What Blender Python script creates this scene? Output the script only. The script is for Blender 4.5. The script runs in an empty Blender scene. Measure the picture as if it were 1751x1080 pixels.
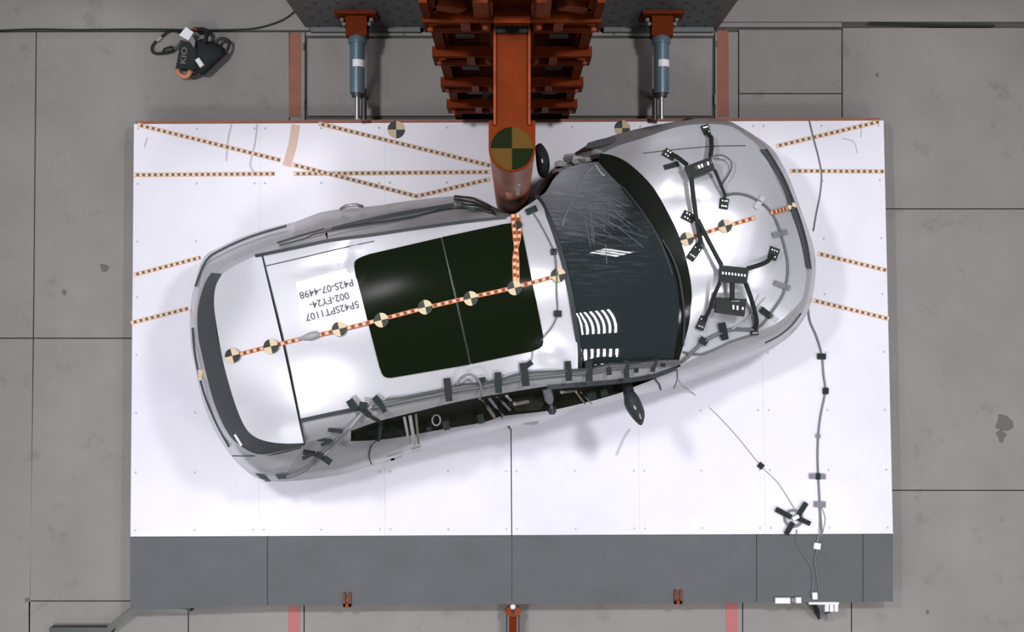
import bpy, bmesh, math, random
import numpy as np
from mathutils import Vector, Matrix
from mathutils.geometry import delaunay_2d_cdt
random.seed(7)
S = bpy.context.scene
C = S.collection
# ------------------------------------------------------------------ camera, light, exposure
CAM_H = 9.0          # camera height above the hall floor
FPX = 1870.0         # focal length for a 1751 px wide frame
cd = bpy.data.cameras.new('camera'); cam = bpy.data.objects.new('camera', cd); C.objects.link(cam)
cam.location = (0, 0, CAM_H); cam.rotation_euler = (0, 0, 0)
cd.sensor_width = 36; cd.lens = 36 * FPX / 1751; cd.clip_end = 200
S.camera = cam
S.view_settings.view_transform = 'Standard'; S.view_settings.look = 'None'
S.view_settings.gamma = 1; S.view_settings.use_curve_mapping = False
S.view_settings.exposure = -0.44
W = bpy.data.worlds.new('hall_air'); S.world = W; W.use_nodes = True
W.node_tree.nodes['Background'].inputs[0].default_value = (0.93, 0.93, 1.0, 1)
W.node_tree.nodes['Background'].inputs[1].default_value = 0.08

def area(name, loc, target, sx, sy, power, col=(0.97, 0.96, 1.0), spread=180, roll=0.0):
    l = bpy.data.lights.new(name, 'AREA'); l.shape = 'RECTANGLE'; l.size = sx; l.size_y = sy
    l.energy = power; l.color = col; l.spread = math.radians(spread)
    o = bpy.data.objects.new(name, l); C.objects.link(o); o.location = loc
    o.rotation_euler = (Vector(target) - Vector(loc)).to_track_quat('-Z', 'Y').to_euler()
    if roll: o.rotation_euler = (o.rotation_euler.to_matrix() @ Matrix.Rotation(roll, 3, 'Z')).to_euler()
    return o
# the hall's lamps: two high keys left and right of the barrier, a wide bank over the near edge of the deck,
# and frames of floodlight tubes on the side walls
KEY = 240
area('key_lamp', (-2.7, 1.9, 8.9), (-1.6, 0.3, 0), 0.6, 0.6, KEY, spread=130)
area('key_lamp', (2.7, 1.9, 8.9), (1.6, 0.3, 0), 0.6, 0.6, KEY, spread=130)
area('flood_bank', (-4.2, -4.2, 8.6), (-2.2, -3.3, 0), 1.6, 1.0, 88, spread=85)
area('flood_bank', (4.2, -4.2, 8.6), (2.2, -3.3, 0), 1.6, 1.0, 88, spread=85)
area('soft_bank', (-5.6, -0.8, 6.2), (-1.2, -0.8, 1.7), 7.0, 2.6, 105)
area('soft_bank', (5.4, 0.8, 6.6), (1.6, 0.8, 1.3), 3.6, 2.2, 52)
for k in range(7):
    area('flood_tube', (8.0, -1.35, 4.60 + k * 0.085), (0.6, -1.35, 1.0 + k * .085), 2.2, 0.026, 12, roll=.28)
    area('flood_tube', (8.0, -4.30, 3.45 + k * 0.10), (0.6, -3.0, 0.2 + k * .10), 1.4, 0.030, 8, roll=.46)
for k in range(3):
    area('flood_tube', (8.0, 5.3, 4.74 + k * 0.10), (0.6, 3.6, 1.2), 1.1, 0.05, 5, roll=.10)
for k in range(3):
    area('flood_tube', (-5.2, 6.0, 4.6 + k * 0.4), (-1.6, 0.6, 1.0), 2.4, 0.16, 14)
    area('flood_tube', (-4.6, -6.4, 4.6 + k * 0.4), (-1.2, -1.0, 1.0), 2.4, 0.16, 14)

# ------------------------------------------------------------------ helpers
def P(px, py, z):
    k = (CAM_H - z) / FPX
    return Vector(((px - 875.5) * k, (540 - py) * k, z))
def lift(pts, z):
    return [P(a[0], a[1], z if not callable(z) else z(a[0], a[1])) for a in pts]

class TPS:                                   # thin-plate height surface over traced points
    def __init__(s, pts):
        a = np.array(pts, float); s.p = a[:, :2] / 100; n = len(a)
        d = np.linalg.norm(s.p[:, None] - s.p[None], axis=2)
        K = np.where(d > 0, d * d * np.log(d + 1e-12), 0) + np.eye(n) * 0.02
        Q = np.hstack([np.ones((n, 1)), s.p]); M = np.zeros((n + 3, n + 3))
        M[:n, :n] = K; M[:n, n:] = Q; M[n:, :n] = Q.T
        s.w = np.linalg.solve(M, np.concatenate([a[:, 2], np.zeros(3)])); s.n = n; s.b = []
    def __call__(s, x, y):
        q = np.array([x / 100, y / 100]); d = np.linalg.norm(s.p - q, axis=1)
        k = np.where(d > 0, d * d * np.log(d + 1e-12), 0)
        v = float(k @ s.w[:s.n] + s.w[s.n] + s.w[s.n + 1:] @ q)
        for (bx, by, r1, r2, ang, h) in s.b:          # dents and creases
            c, sn = math.cos(ang), math.sin(ang); u = (x - bx) * c + (y - by) * sn; w = -(x - bx) * sn + (y - by) * c
            v += h * math.exp(-(u / r1) ** 2 - (w / r2) ** 2)
        return v

class Poly(TPS):                             # smooth second-degree surface, for glass
    def __init__(s, pts):
        a = np.array(pts, float); s.n = 0; s.b = []
        s.c = np.linalg.lstsq(s.row(a[:, 0] / 100, a[:, 1] / 100), a[:, 2], rcond=None)[0]
    def row(s, x, y): return np.stack([x * 0 + 1, x, y, x * x, x * y, y * y], -1)
    def __call__(s, x, y):
        v = float(s.row(np.float64(x / 100), np.float64(y / 100)) @ s.c)
        for (bx, by, r1, r2, ang, h) in s.b:
            c, sn = math.cos(ang), math.sin(ang); u = (x - bx) * c + (y - by) * sn; w = -(x - bx) * sn + (y - by) * c
            v += h * math.exp(-(u / r1) ** 2 - (w / r2) ** 2)
        return v

def cr(pts, per=6):                           # open Catmull-Rom through n-tuples
    pts = [tuple(p) for p in pts]; n = len(pts)
    if n < 3: 
        return [tuple(a + (b - a) * t / per for a, b in zip(pts[0], pts[1])) for t in range(per)] + [pts[1]]
    out = []
    for i in range(n - 1):
        p0 = pts[max(i - 1, 0)]; p1 = pts[i]; p2 = pts[i + 1]; p3 = pts[min(i + 2, n - 1)]
        for k in range(per):
            t = k / per
            out.append(tuple(0.5 * (2 * b + (c - a) * t + (2 * a - 5 * b + 4 * c - d) * t * t + (3 * b - a - 3 * c + d) * t ** 3)
                             for a, b, c, d in zip(p0, p1, p2, p3)))
    out.append(pts[-1]); return out

BASE = {}
class G:
    def __init__(s): s.v = []; s.f = []; s.m = []; s.uv = []; s.sm = []
    def add(s, vs, fs, mi=0, uvs=None, smooth=True):
        o = len(s.v); s.v += [Vector(v) for v in vs]
        for f in fs:
            s.f.append([o + i for i in f]); s.m.append(mi); s.sm.append(smooth)
            s.uv.append([uvs[i] for i in f] if uvs else [(0, 0)] * len(f))
        return s
    def box(s, c, size, rot=0, mi=0, tilt=None):
        hx, hy, hz = [q / 2 for q in size]; R = Matrix.Rotation(rot, 3, 'Z')
        if tilt: R = R @ Matrix.Rotation(tilt[0], 3, 'X') @ Matrix.Rotation(tilt[1], 3, 'Y')
        vs = [Vector(c) + R @ Vector((x * hx, y * hy, z * hz)) for x, y, z in
              ((-1,-1,-1),(1,-1,-1),(1,1,-1),(-1,1,-1),(-1,-1,1),(1,-1,1),(1,1,1),(-1,1,1))]
        return s.add(vs, [(3,2,1,0),(4,5,6,7),(0,1,5,4),(1,2,6,5),(2,3,7,6),(3,0,4,7)], mi, smooth=False)
    def bbox(s, c, size, rot=0, b=0.006, mi=0):        # box with chamfered top edges
        hx, hy, hz = [q / 2 for q in size]; R = Matrix.Rotation(rot, 3, 'Z'); vs = []
        for (ix, iz) in ((0, -hz), (0, hz - b), (b, hz)):
            for x, y in ((-1,-1),(1,-1),(1,1),(-1,1)):
                vs.append(Vector(c) + R @ Vector((x * (hx - ix), y * (hy - ix), iz)))
        fs = [(3,2,1,0),(8,9,10,11)]
        for L in (0, 4):
            for k in range(4): fs.append((L + k, L + (k + 1) % 4, L + 4 + (k + 1) % 4, L + 4 + k))
        return s.add(vs, fs, mi, smooth=False)
    def prism(s, pts, z0, z1, mi=0):                    # pts: world (x,y) polygon
        n = len(pts); A = sum(pts[i][0] * pts[(i + 1) % n][1] - pts[(i + 1) % n][0] * pts[i][1] for i in range(n))
        if A < 0: pts = list(reversed(pts))
        vs = [(p[0], p[1], z0) for p in pts] + [(p[0], p[1], z1) for p in pts]
        return s.add(vs, [tuple(range(n - 1, -1, -1)), tuple(range(n, 2 * n))] +
                     [(i, (i + 1) % n, n + (i + 1) % n, n + i) for i in range(n)], mi, smooth=False)
    def tube(s, pts, r, n=8, mi=0, caps=True, rs=None):
        pts = [Vector(p) for p in pts]; vs = []; fs = []; N = len(pts)
        for i, p in enumerate(pts):
            d = (pts[min(i + 1, N - 1)] - pts[max(i - 1, 0)])
            d = d.normalized() if d.length > 1e-9 else Vector((1, 0, 0))
            up = Vector((0, 0, 1)) if abs(d.z) < 0.9 else Vector((0, 1, 0))
            a = d.cross(up).normalized(); b = d.cross(a); rr = rs[i] if rs else r
            vs += [p + (a * math.cos(t * 2 * math.pi / n) + b * math.sin(t * 2 * math.pi / n)) * rr for t in range(n)]
        for i in range(N - 1):
            for k in range(n):
                fs.append((i * n + k, i * n + (k + 1) % n, (i + 1) * n + (k + 1) % n, (i + 1) * n + k))
        s.add(vs, fs, mi)
        if caps: s.add(vs[:n], [tuple(range(n))], mi, smooth=False); s.add(vs[-n:], [tuple(range(n - 1, -1, -1))], mi, smooth=False)
        return s
    def lathe(s, c, prof, n=32, mi=0, axis='Z'):        # prof: (r, h)
        vs = []; fs = []; c = Vector(c)
        for r, h in prof:
            for k in range(n):
                t = k * 2 * math.pi / n
                v = Vector((r * math.cos(t), r * math.sin(t), h))
                if axis == 'Y': v = Vector((v.x, v.z, v.y))
                if axis == 'X': v = Vector((v.z, v.x, v.y))
                vs.append(c + v)
        for i in range(len(prof) - 1):
            for k in range(n): fs.append((i * n + k, i * n + (k + 1) % n, (i + 1) * n + (k + 1) % n, (i + 1) * n + k))
        s.add(vs, fs, mi)
        s.add(vs[:n], [tuple(range(n - 1, -1, -1))], mi, smooth=False); s.add(vs[-n:], [tuple(range(n))], mi, smooth=False)
        return s
    def loft(s, curves, mi=0):
        n = len(curves[0]); vs = [Vector(v) for c in curves for v in c]; fs = []
        for i in range(len(curves) - 1):
            for k in range(n - 1): fs.append((i * n + k, i * n + k + 1, (i + 1) * n + k + 1, (i + 1) * n + k))
        return s.add(vs, fs, mi)
    def panel(s, outline, zf, step=14, t=0.015, off=0.0, mi=0):   # sheet following a height surface, turned down at its rim
        out = []
        for i, p in enumerate(outline):
            q = outline[(i + 1) % len(outline)]; L = math.hypot(q[0] - p[0], q[1] - p[1])
            if L < 0.3: continue
            k = max(1, int(L / step))
            out += [(p[0] + (q[0] - p[0]) * j / k, p[1] + (q[1] - p[1]) * j / k) for j in range(k)]
        n = len(out); xs = [p[0] for p in out]; ys = [p[1] for p in out]
        def inside(x, y):
            c = False; j = n - 1
            for i in range(n):
                if (ys[i] > y) != (ys[j] > y) and x < (xs[j] - xs[i]) * (y - ys[i]) / (ys[j] - ys[i]) + xs[i]: c = not c
                j = i
            return c
        pa = np.array(out); pts = [Vector(p) for p in out]
        y = min(ys) + step / 2; r = 0
        while y < max(ys):
            x = min(xs) + (step / 2 if r % 2 else 0)
            while x < max(xs):
                if inside(x, y) and np.min(np.hypot(pa[:, 0] - x, pa[:, 1] - y)) > step * 0.45: pts.append(Vector((x, y)))
                x += step
            y += step * 0.87; r += 1
        res = delaunay_2d_cdt(pts, [(i, (i + 1) % n) for i in range(n)], [list(range(n))], 1, 1e-4)
        v2, f2 = res[0], res[2]
        vs = [P(v.x, v.y, zf(v.x, v.y) + off) for v in v2]; fs = []
        for f in f2:
            a, b, c = [vs[i] for i in f[:3]]
            fs.append(tuple(f) if (b - a).cross(c - a).z > 0 else tuple(reversed(f)))
        s.add(vs, fs, mi)
        if t > 0:
            top = [P(p[0], p[1], zf(*p) + off) for p in out]; bot = [v - Vector((0, 0, t)) for v in top]
            s.add(top + bot, [(i, (i + 1) % n, n + (i + 1) % n, n + i) for i in range(n)], mi)
        return s
    def ribbon(s, path, w, zf, off=0.003, t=0.002, mi=0, u0=0.0):    # strip of tape, w in px, uv in metres
        zf2 = zf if callable(zf) else (lambda x, y: zf)
        n = len(path); L = []; R = []; u = [u0]
        for i, p in enumerate(path):
            a = path[max(i - 1, 0)]; b = path[min(i + 1, n - 1)]; dx, dy = b[0] - a[0], b[1] - a[1]; l = math.hypot(dx, dy) or 1
            nx, ny = -dy / l * w / 2, dx / l * w / 2
            z = zf2(p[0], p[1]) + off
            L.append(P(p[0] + nx, p[1] + ny, z)); R.append(P(p[0] - nx, p[1] - ny, z))
            if i: u.append(u[-1] + ((L[-1] + R[-1]) / 2 - (L[-2] + R[-2]) / 2).length)
        vs = L + R; uv = [(q, 0) for q in u] + [(q, 1) for q in u]
        fs = [(i + 1, i, n + i, n + i + 1) for i in range(n - 1)]
        a, b, c = vs[fs[0][0]], vs[fs[0][1]], vs[fs[0][2]]
        if (b - a).cross(c - a).z < 0: fs = [tuple(reversed(f)) for f in fs]
        s.add(vs, fs, mi, uv)
        if t:
            d = Vector((0, 0, t)); loop = L + list(reversed(R)); m = len(loop)
            s.add(loop + [v - d for v in loop], [(i, (i + 1) % m, m + (i + 1) % m, m + i) for i in range(m)], mi, smooth=False)
        return s
    def patch(s, px, py, w, h, ang, zf, off=0.004, mi=0):             # small strip, ang in degrees in the picture plane
        a = math.radians(ang); c, sn = math.cos(a), math.sin(a)
        k = max(2, int(w / 7) + 1)
        return s.ribbon([(px + c * (q / (k - 1) - .5) * w, py + sn * (q / (k - 1) - .5) * w) for q in range(k)], h, zf, off, 0.003, mi)
    def disc(s, px, py, r, zf, ang=0, off=0.004, mats=(0, 1), rings=2):      # quartered target
        zf2 = zf if callable(zf) else (lambda x, y: zf)
        N = 32; vs = [P(px, py, zf2(px, py) + off)]
        for j in range(1, rings + 1):
            for k in range(N):
                t = ang + k * 2 * math.pi / N; x, y = px + r * j / rings * math.cos(t), py + r * j / rings * math.sin(t)
                vs.append(P(x, y, zf2(x, y) + off))
        for k in range(N):
            m = mats[(k * 4 // N) % 2]; a, b = k, (k + 1) % N
            s.add([vs[0], vs[1 + b], vs[1 + a]], [(0, 1, 2)], m)
            for j in range(rings - 1):
                q = 1 + j * N; s.add([vs[q + a], vs[q + b], vs[q + N + b], vs[q + N + a]], [(0, 1, 2, 3)], m)
        o = [vs[1 + (rings - 1) * N + k] for k in range(N)]; d = Vector((0, 0, .002))
        s.add(o + [v - d for v in o], [(i, (i + 1) % N, N + (i + 1) % N, N + i) for i in range(N)], mats[0])
        return s
    def make(s, name, mats, parent=None, label=None, cat=None, group=None, kind=None):
        me = bpy.data.meshes.new(name)
        if parent is not None: base = BASE[parent.name]
        else:
            lo = [min(v[i] for v in s.v) for i in range(3)]; hi = [max(v[i] for v in s.v) for i in range(3)]
            base = Vector(((lo[0] + hi[0]) / 2, (lo[1] + hi[1]) / 2, lo[2]))
        me.from_pydata([v - base for v in s.v], [], s.f)
        for m in (mats if isinstance(mats, (list, tuple)) else [mats]): me.materials.append(m)
        uvl = me.uv_layers.new(name='UVMap'); i = 0
        for p, mi, uv, sm in zip(me.polygons, s.m, s.uv, s.sm):
            p.material_index = mi; p.use_smooth = sm
            for q in uv: uvl.data[i].uv = q; i += 1
        me.update()
        o = bpy.data.objects.new(name, me); C.objects.link(o)
        if parent is not None: o.parent = parent
        else: o.location = base
        BASE[o.name] = base
        tag(o, label, cat, group, kind); return o
def tag(o, label=None, cat=None, group=None, kind=None):
    for k, v in (('label', label), ('category', cat), ('group', group), ('kind', kind)):
        if v: o[k] = v
def thing(name, loc, label, cat, group=None):
    o = bpy.data.objects.new(name, None); C.objects.link(o); o.location = loc; BASE[o.name] = Vector(loc)
    o.empty_display_size = .1; tag(o, label, cat, group); return o

# ------------------------------------------------------------------ materials
def mat(name, col, rough=0.5, metal=0.0, coat=0.0, noise=None, bump=None, spec=0.5):
    m = bpy.data.materials.new(name); m.use_nodes = True; nt = m.node_tree; b = nt.nodes['Principled BSDF']
    b.inputs['Base Color'].default_value = (*col, 1); b.inputs['Roughness'].default_value = rough
    b.inputs['Metallic'].default_value = metal; b.inputs['Coat Weight'].default_value = coat
    b.inputs['Specular IOR Level'].default_value = spec
    if noise:      # (scale, second colour, lo, hi)
        tc = nt.nodes.new('ShaderNodeTexCoord'); n = nt.nodes.new('ShaderNodeTexNoise'); n.inputs['Scale'].default_value = noise[0]
        n.inputs['Detail'].default_value = 6; n.inputs['Roughness'].default_value = .62
        r = nt.nodes.new('ShaderNodeValToRGB'); r.color_ramp.elements[0].position = noise[2]; r.color_ramp.elements[1].position = noise[3]
        r.color_ramp.elements[0].color = (*col, 1); r.color_ramp.elements[1].color = (*noise[1], 1)
        g = nt.nodes.new('ShaderNodeNewGeometry')
        nt.links.new(g.outputs['Position'], n.inputs['Vector']); nt.links.new(n.outputs['Fac'], r.inputs['Fac'])
        nt.links.new(r.outputs['Color'], b.inputs['Base Color'])
    if bump:       # (scale, strength)
        g = nt.nodes.new('ShaderNodeNewGeometry')
        n = nt.nodes.new('ShaderNodeTexNoise'); n.inputs['Scale'].default_value = bump[0]; n.inputs['Detail'].default_value = 4
        bp = nt.nodes.new('ShaderNodeBump'); bp.inputs['Strength'].default_value = bump[1]; bp.inputs['Distance'].default_value = .01
        nt.links.new(g.outputs['Position'], n.inputs['Vector']); nt.links.new(n.outputs['Fac'], bp.inputs['Height'])
        nt.links.new(bp.outputs['Normal'], b.inputs['Normal'])
    return m
M = {}
def concrete(name, c1, c2, stains=True):
    m = mat(name, c1, .75, noise=(1.3, c2, .35, .7), bump=(40, .15)); nt = m.node_tree; b = nt.nodes['Principled BSDF']
    src = b.inputs['Base Color'].links[0].from_socket
    g = nt.nodes.new('ShaderNodeNewGeometry')
    n = nt.nodes.new('ShaderNodeTexNoise'); n.inputs['Scale'].default_value = 3.1; n.inputs['Detail'].default_value = 10; n.inputs['Roughness'].default_value = .7
    r = nt.nodes.new('ShaderNodeValToRGB'); r.color_ramp.elements[0].position = .28; r.color_ramp.elements[1].position = .42
    r.color_ramp.elements[0].color = (.72, .72, .70, 1); r.color_ramp.elements[1].color = (1, 1, 1, 1)
    mx = nt.nodes.new('ShaderNodeMix'); mx.data_type = 'RGBA'; mx.blend_type = 'MULTIPLY'; mx.inputs[0].default_value = 1
    nt.links.new(g.outputs['Position'], n.inputs['Vector']); nt.links.new(n.outputs['Fac'], r.inputs['Fac'])
    nt.links.new(src, mx.inputs[6]); nt.links.new(r.outputs['Color'], mx.inputs[7]); nt.links.new(mx.outputs[2], b.inputs['Base Color'])
    return m
M['floor'] = concrete('concrete', (.245, .230, .220), (.290, .270, .258))
M['joint'] = mat('joint_filler', (.095, .09, .085), .9)
M['deck'] = mat('white_deck_paint', (.80, .79, .85), .38, noise=(1.6, (.73, .72, .80), .3, .7))
M['deck_dark'] = mat('dark_rubber_board', (.105, .112, .120), .7, noise=(2.2, (.085, .095, .095), .35, .7))
M['orange'] = mat('orange_steel_paint', (.145, .023, .003), .65, spec=.06, noise=(5, (.10, .015, .002), .35, .75))
M['orange_worn'] = mat('worn_orange_steel', (.25, .058, .018), .55, spec=.12, noise=(9, (.17, .034, .010), .4, .65))
M['polem'] = mat('dusty_pole_paint', (.42, .17, .11), .5, noise=(7, (.30, .09, .05), .35, .65))
M['floor_orange'] = mat('orange_floor_paint', (.30, .095, .055), .6, noise=(8, (.22, .075, .045), .4, .7))
M['floor_red'] = mat('faded_red_floor_paint', (.42, .13, .12), .6)
M['block'] = mat('grey_barrier_steel', (.095, .105, .105), .5, metal=.2, noise=(1.4, (.12, .125, .125), .3, .7))
M['black'] = mat('black_rubber', (.012, .014, .012), .5)
M['blackp'] = mat('black_plastic', (.022, .027, .026), .6, spec=.15)
M['tape'] = mat('black_cloth_tape', (.024, .030, .030), .75, spec=.15)
M['greytape'] = mat('grey_cloth_tape', (.20, .20, .22), .6)
M['greycable'] = mat('grey_cable_sleeve', (.11, .115, .12), .45)
M['ltcable'] = mat('pale_cable_sleeve', (.33, .33, .34), .5)
M['steel'] = mat('brushed_steel', (.45, .46, .48), .3, metal=.8)
M['bluesteel'] = mat('blue_grey_cylinder_paint', (.13, .19, .23), .35, metal=.3)
M['dksteel'] = mat('dark_steel', (.07, .075, .07), .4, metal=.5)
M['white'] = mat('white_paper', (.85, .85, .88), .6)
M['bwhite'] = mat('white_plastic', (.8, .8, .84), .35)
M['cream'] = mat('cream_marker', (.62, .50, .32), .6)
M['markblack'] = mat('marker_black', (.02, .022, .018), .6)
M['markgreen'] = mat('pole_marker_dark', (.010, .016, .006), .9, spec=0)
M['marktan'] = mat('pole_marker_tan', (.095, .052, .014), .9, spec=0)
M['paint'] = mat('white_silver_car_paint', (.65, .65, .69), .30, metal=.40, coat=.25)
M['paint2'] = mat('car_paint_shaded_side', (.56, .56, .58), .34, metal=.45, coat=.2)  # same car paint, darker copy: shade on the sides put into the colour
M['trim'] = mat('black_trim', (.035, .042, .045), .5, spec=.2)
M['spoilerglass'] = mat('dark_rear_glass', (.058, .07, .075), .55, spec=.25)
M['interior'] = mat('charcoal_interior', (.014, .015, .010), .8, spec=.1)
M['tan'] = mat('tan_interior', (.22, .19, .16), .7)
M['roofglass'] = mat('black_roof_glass', (.006, .010, .004), .2, spec=.02)
M['crackm'] = mat('glass_crack', (.13, .14, .155), .6)
M['ink'] = mat('printed_ink', (.10, .10, .12), .7)
M['airbag'] = mat('pale_airbag_fabric', (.42, .41, .42), .8)
M['dust'] = mat('crumpled_dusty_metal', (.48, .46, .44), .7, noise=(16, (.20, .20, .20), .35, .65), bump=(30, .8))
M['orangep'] = mat('pale_orange_webbing', (.62, .28, .15), .6)
M['scuff'] = mat('scuff_mark', (.50, .50, .55), .6)
M['fade'] = mat('faded_orange_tape', (.72, .52, .42), .6)
M['glove'] = mat('dark_glass_windows', (.012, .014, .011), .12, spec=.25)

def glass_mat():
    m = mat('cracked_windscreen', (.022, .030, .032), .05, spec=.6); nt = m.node_tree; b = nt.nodes['Principled BSDF']
    g = nt.nodes.new('ShaderNodeNewGeometry')
    def mapn(rz, sc):
        mp = nt.nodes.new('ShaderNodeMapping'); mp.inputs['Rotation'].default_value = (0, 0, rz); mp.inputs['Scale'].default_value = sc
        nt.links.new(g.outputs['Position'], mp.inputs['Vector']); return mp
    outs = []
    for rz, sc, lo, hi in ((.45, (5, 60, 1), .53, .80), (-1.0, (6, 70, 1), .55, .80), (1.45, (4, 60, 1), .56, .82)):
        n = nt.nodes.new('ShaderNodeTexNoise'); n.inputs['Scale'].default_value = 1.0; n.inputs['Detail'].default_value = 8; n.inputs['Roughness'].default_value = .75
        n.inputs['Distortion'].default_value = .1
        nt.links.new(mapn(rz, sc).outputs[0], n.inputs['Vector'])
        r = nt.nodes.new('ShaderNodeMapRange'); r.inputs[1].default_value = lo; r.inputs[2].default_value = hi
        nt.links.new(n.outputs['Fac'], r.inputs[0]); outs.append(r.outputs[0])
    a = nt.nodes.new('ShaderNodeMath'); a.operation = 'MAXIMUM'; nt.links.new(outs[0], a.inputs[0]); nt.links.new(outs[1], a.inputs[1])
    a2 = nt.nodes.new('ShaderNodeMath'); a2.operation = 'MAXIMUM'; nt.links.new(a.outputs[0], a2.inputs[0]); nt.links.new(outs[2], a2.inputs[1])
    # the shattered, dusty end is the one by the pole: fade with distance from the pole
    vm = nt.nodes.new('ShaderNodeVectorMath'); vm.operation = 'DISTANCE'; vm.inputs[1].default_value = (.30, 1.05, 1.5)
    nt.links.new(g.outputs['Position'], vm.inputs[0])
    fr = nt.nodes.new('ShaderNodeMapRange'); fr.inputs[1].default_value = .25; fr.inputs[2].default_value = 1.05; fr.inputs[3].default_value = .9; fr.inputs[4].default_value = 0.0
    nt.links.new(vm.outputs['Value'], fr.inputs[0])
    fr2 = nt.nodes.new('ShaderNodeMapRange'); fr2.inputs[1].default_value = .12; fr2.inputs[2].default_value = .62; fr2.inputs[3].default_value = .8; fr2.inputs[4].default_value = 0
    nt.links.new(vm.outputs['Value'], fr2.inputs[0])
    mu = nt.nodes.new('ShaderNodeMath'); mu.operation = 'MULTIPLY'; nt.links.new(a2.outputs[0], mu.inputs[0]); nt.links.new(fr.outputs[0], mu.inputs[1])
    ad = nt.nodes.new('ShaderNodeMath'); ad.operation = 'ADD'; ad.use_clamp = True; nt.links.new(mu.outputs[0], ad.inputs[0]); nt.links.new(fr2.outputs[0], ad.inputs[1])
    mx = nt.nodes.new('ShaderNodeMix'); mx.data_type = 'RGBA'; mx.inputs[6].default_value = (.022, .030, .032, 1); mx.inputs[7].default_value = (.30, .31, .34, 1)
    nt.links.new(ad.outputs[0], mx.inputs[0]); nt.links.new(mx.outputs[2], b.inputs['Base Color'])
    rr = nt.nodes.new('ShaderNodeMapRange'); rr.inputs[3].default_value = .015; rr.inputs[4].default_value = .6
    nt.links.new(ad.outputs[0], rr.inputs[0]); nt.links.new(rr.outputs[0], b.inputs['Roughness'])
    return m
M['windscreen'] = glass_mat()

def tape_mat(name, period=.047, base=(.55, .20, .07), a=(.80, .62, .46), d=(.07, .045, .03), edge=.24):
    m = mat(name, base, .6); nt = m.node_tree; b = nt.nodes['Principled BSDF']
    uv = nt.nodes.new('ShaderNodeUVMap'); uv.uv_map = 'UVMap'; sx = nt.nodes.new('ShaderNodeSeparateXYZ'); nt.links.new(uv.outputs[0], sx.inputs[0])
    md = nt.nodes.new('ShaderNodeMath'); md.operation = 'MODULO'; md.inputs[1].default_value = period; nt.links.new(sx.outputs[0], md.inputs[0])
    gt = nt.nodes.new('ShaderNodeMath'); gt.operation = 'GREATER_THAN'; gt.inputs[1].default_value = period / 2; nt.links.new(md.outputs[0], gt.inputs[0])
    mx = nt.nodes.new('ShaderNodeMix'); mx.data_type = 'RGBA'; mx.inputs[6].default_value = (*a, 1); mx.inputs[7].default_value = (*d, 1)
    nt.links.new(gt.outputs[0], mx.inputs[0])
    sb = nt.nodes.new('ShaderNodeMath'); sb.operation = 'SUBTRACT'; sb.inputs[1].default_value = .5; nt.links.new(sx.outputs[1], sb.inputs[0])
    ab = nt.nodes.new('ShaderNodeMath'); ab.operation = 'ABSOLUTE'; nt.links.new(sb.outputs[0], ab.inputs[0])
    g2 = nt.nodes.new('ShaderNodeMath'); g2.operation = 'GREATER_THAN'; g2.inputs[1].default_value = .5 - edge; nt.links.new(ab.outputs[0], g2.inputs[0])
    m2 = nt.nodes.new('ShaderNodeMix'); m2.data_type = 'RGBA'; m2.inputs[7].default_value = (*base, 1)
    nt.links.new(g2.outputs[0], m2.inputs[0]); nt.links.new(mx.outputs[2], m2.inputs[6]); nt.links.new(m2.outputs[2], b.inputs['Base Color'])
    return m
M['decktape'] = tape_mat('orange_measuring_tape', .047, base=(.70, .45, .30), a=(.80, .62, .48), d=(.13, .09, .05), edge=.2)
M['cartape'] = tape_mat('orange_roof_tape', .05, base=(.50, .13, .03), a=(.66, .44, .28), d=(.20, .04, .012), edge=.16)

# ------------------------------------------------------------------ hall floor
fl = G().add([(-14, -14, -.03), (14, -14, -.03), (14, 14, -.03), (-14, 14, -.03)], [(0, 1, 2, 3)]).make('floor', M['joint'], kind='structure')
def slab(x0, y0, x1, y1, z=0.0, skew=(0, 0, 0, 0), m=None, name='concrete_slab'):   # px rectangle, corners may be skewed in x or y
    g = 1.0
    c = [(x0 + g + skew[0], y0 + g), (x1 - g + skew[1], y0 + g), (x1 - g + skew[2], y1 - g), (x0 + g + skew[3], y1 - g)]
    pts = [tuple(P(a, b, z))[:2] for a, b in c]
    return G().prism(pts, -.03, z).make(name, m or M['floor'], fl)
slab(-700, 54, 62, 578, skew=(0, 0, -5, 0)); slab(-700, 578, 57, 1500, skew=(0, 0, -9, 0))
slab(62, 54, 495, 578, skew=(0, 0, 0, -5)); slab(57, 578, 495, 1027, skew=(0, 0, 0, -7)); slab(48, 1027, 322, 1500); slab(322, 1027, 520, 1500)
slab(495, 54, 522, 578); slab(1222, 54, 1263, 578); slab(495, 578, 875, 1027); slab(875, 578, 1310, 1027)
slab(1263, 50, 1440, 160); slab(1263, 160, 1440, 578); slab(1440, 47, 2450, 357); slab(1440, 357, 2450, 838)
slab(1310, 838, 2450, 1500) if False else slab(1456, 838, 2450, 1500)
slab(1310, 578, 1440, 838); slab(520, 1027, 1270, 1500); slab(1270, 1027, 1456, 1500); slab(1310, 838, 1456, 1027)
slab(522, 54, 1222, 62, z=.004); slab(522, 203, 1222, 578)
slab(-700, -400, 530, 52, z=.045); slab(1213, -400, 2450, 38, z=.045); slab(1213, 38, 1440, 47, z=.012)
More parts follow.
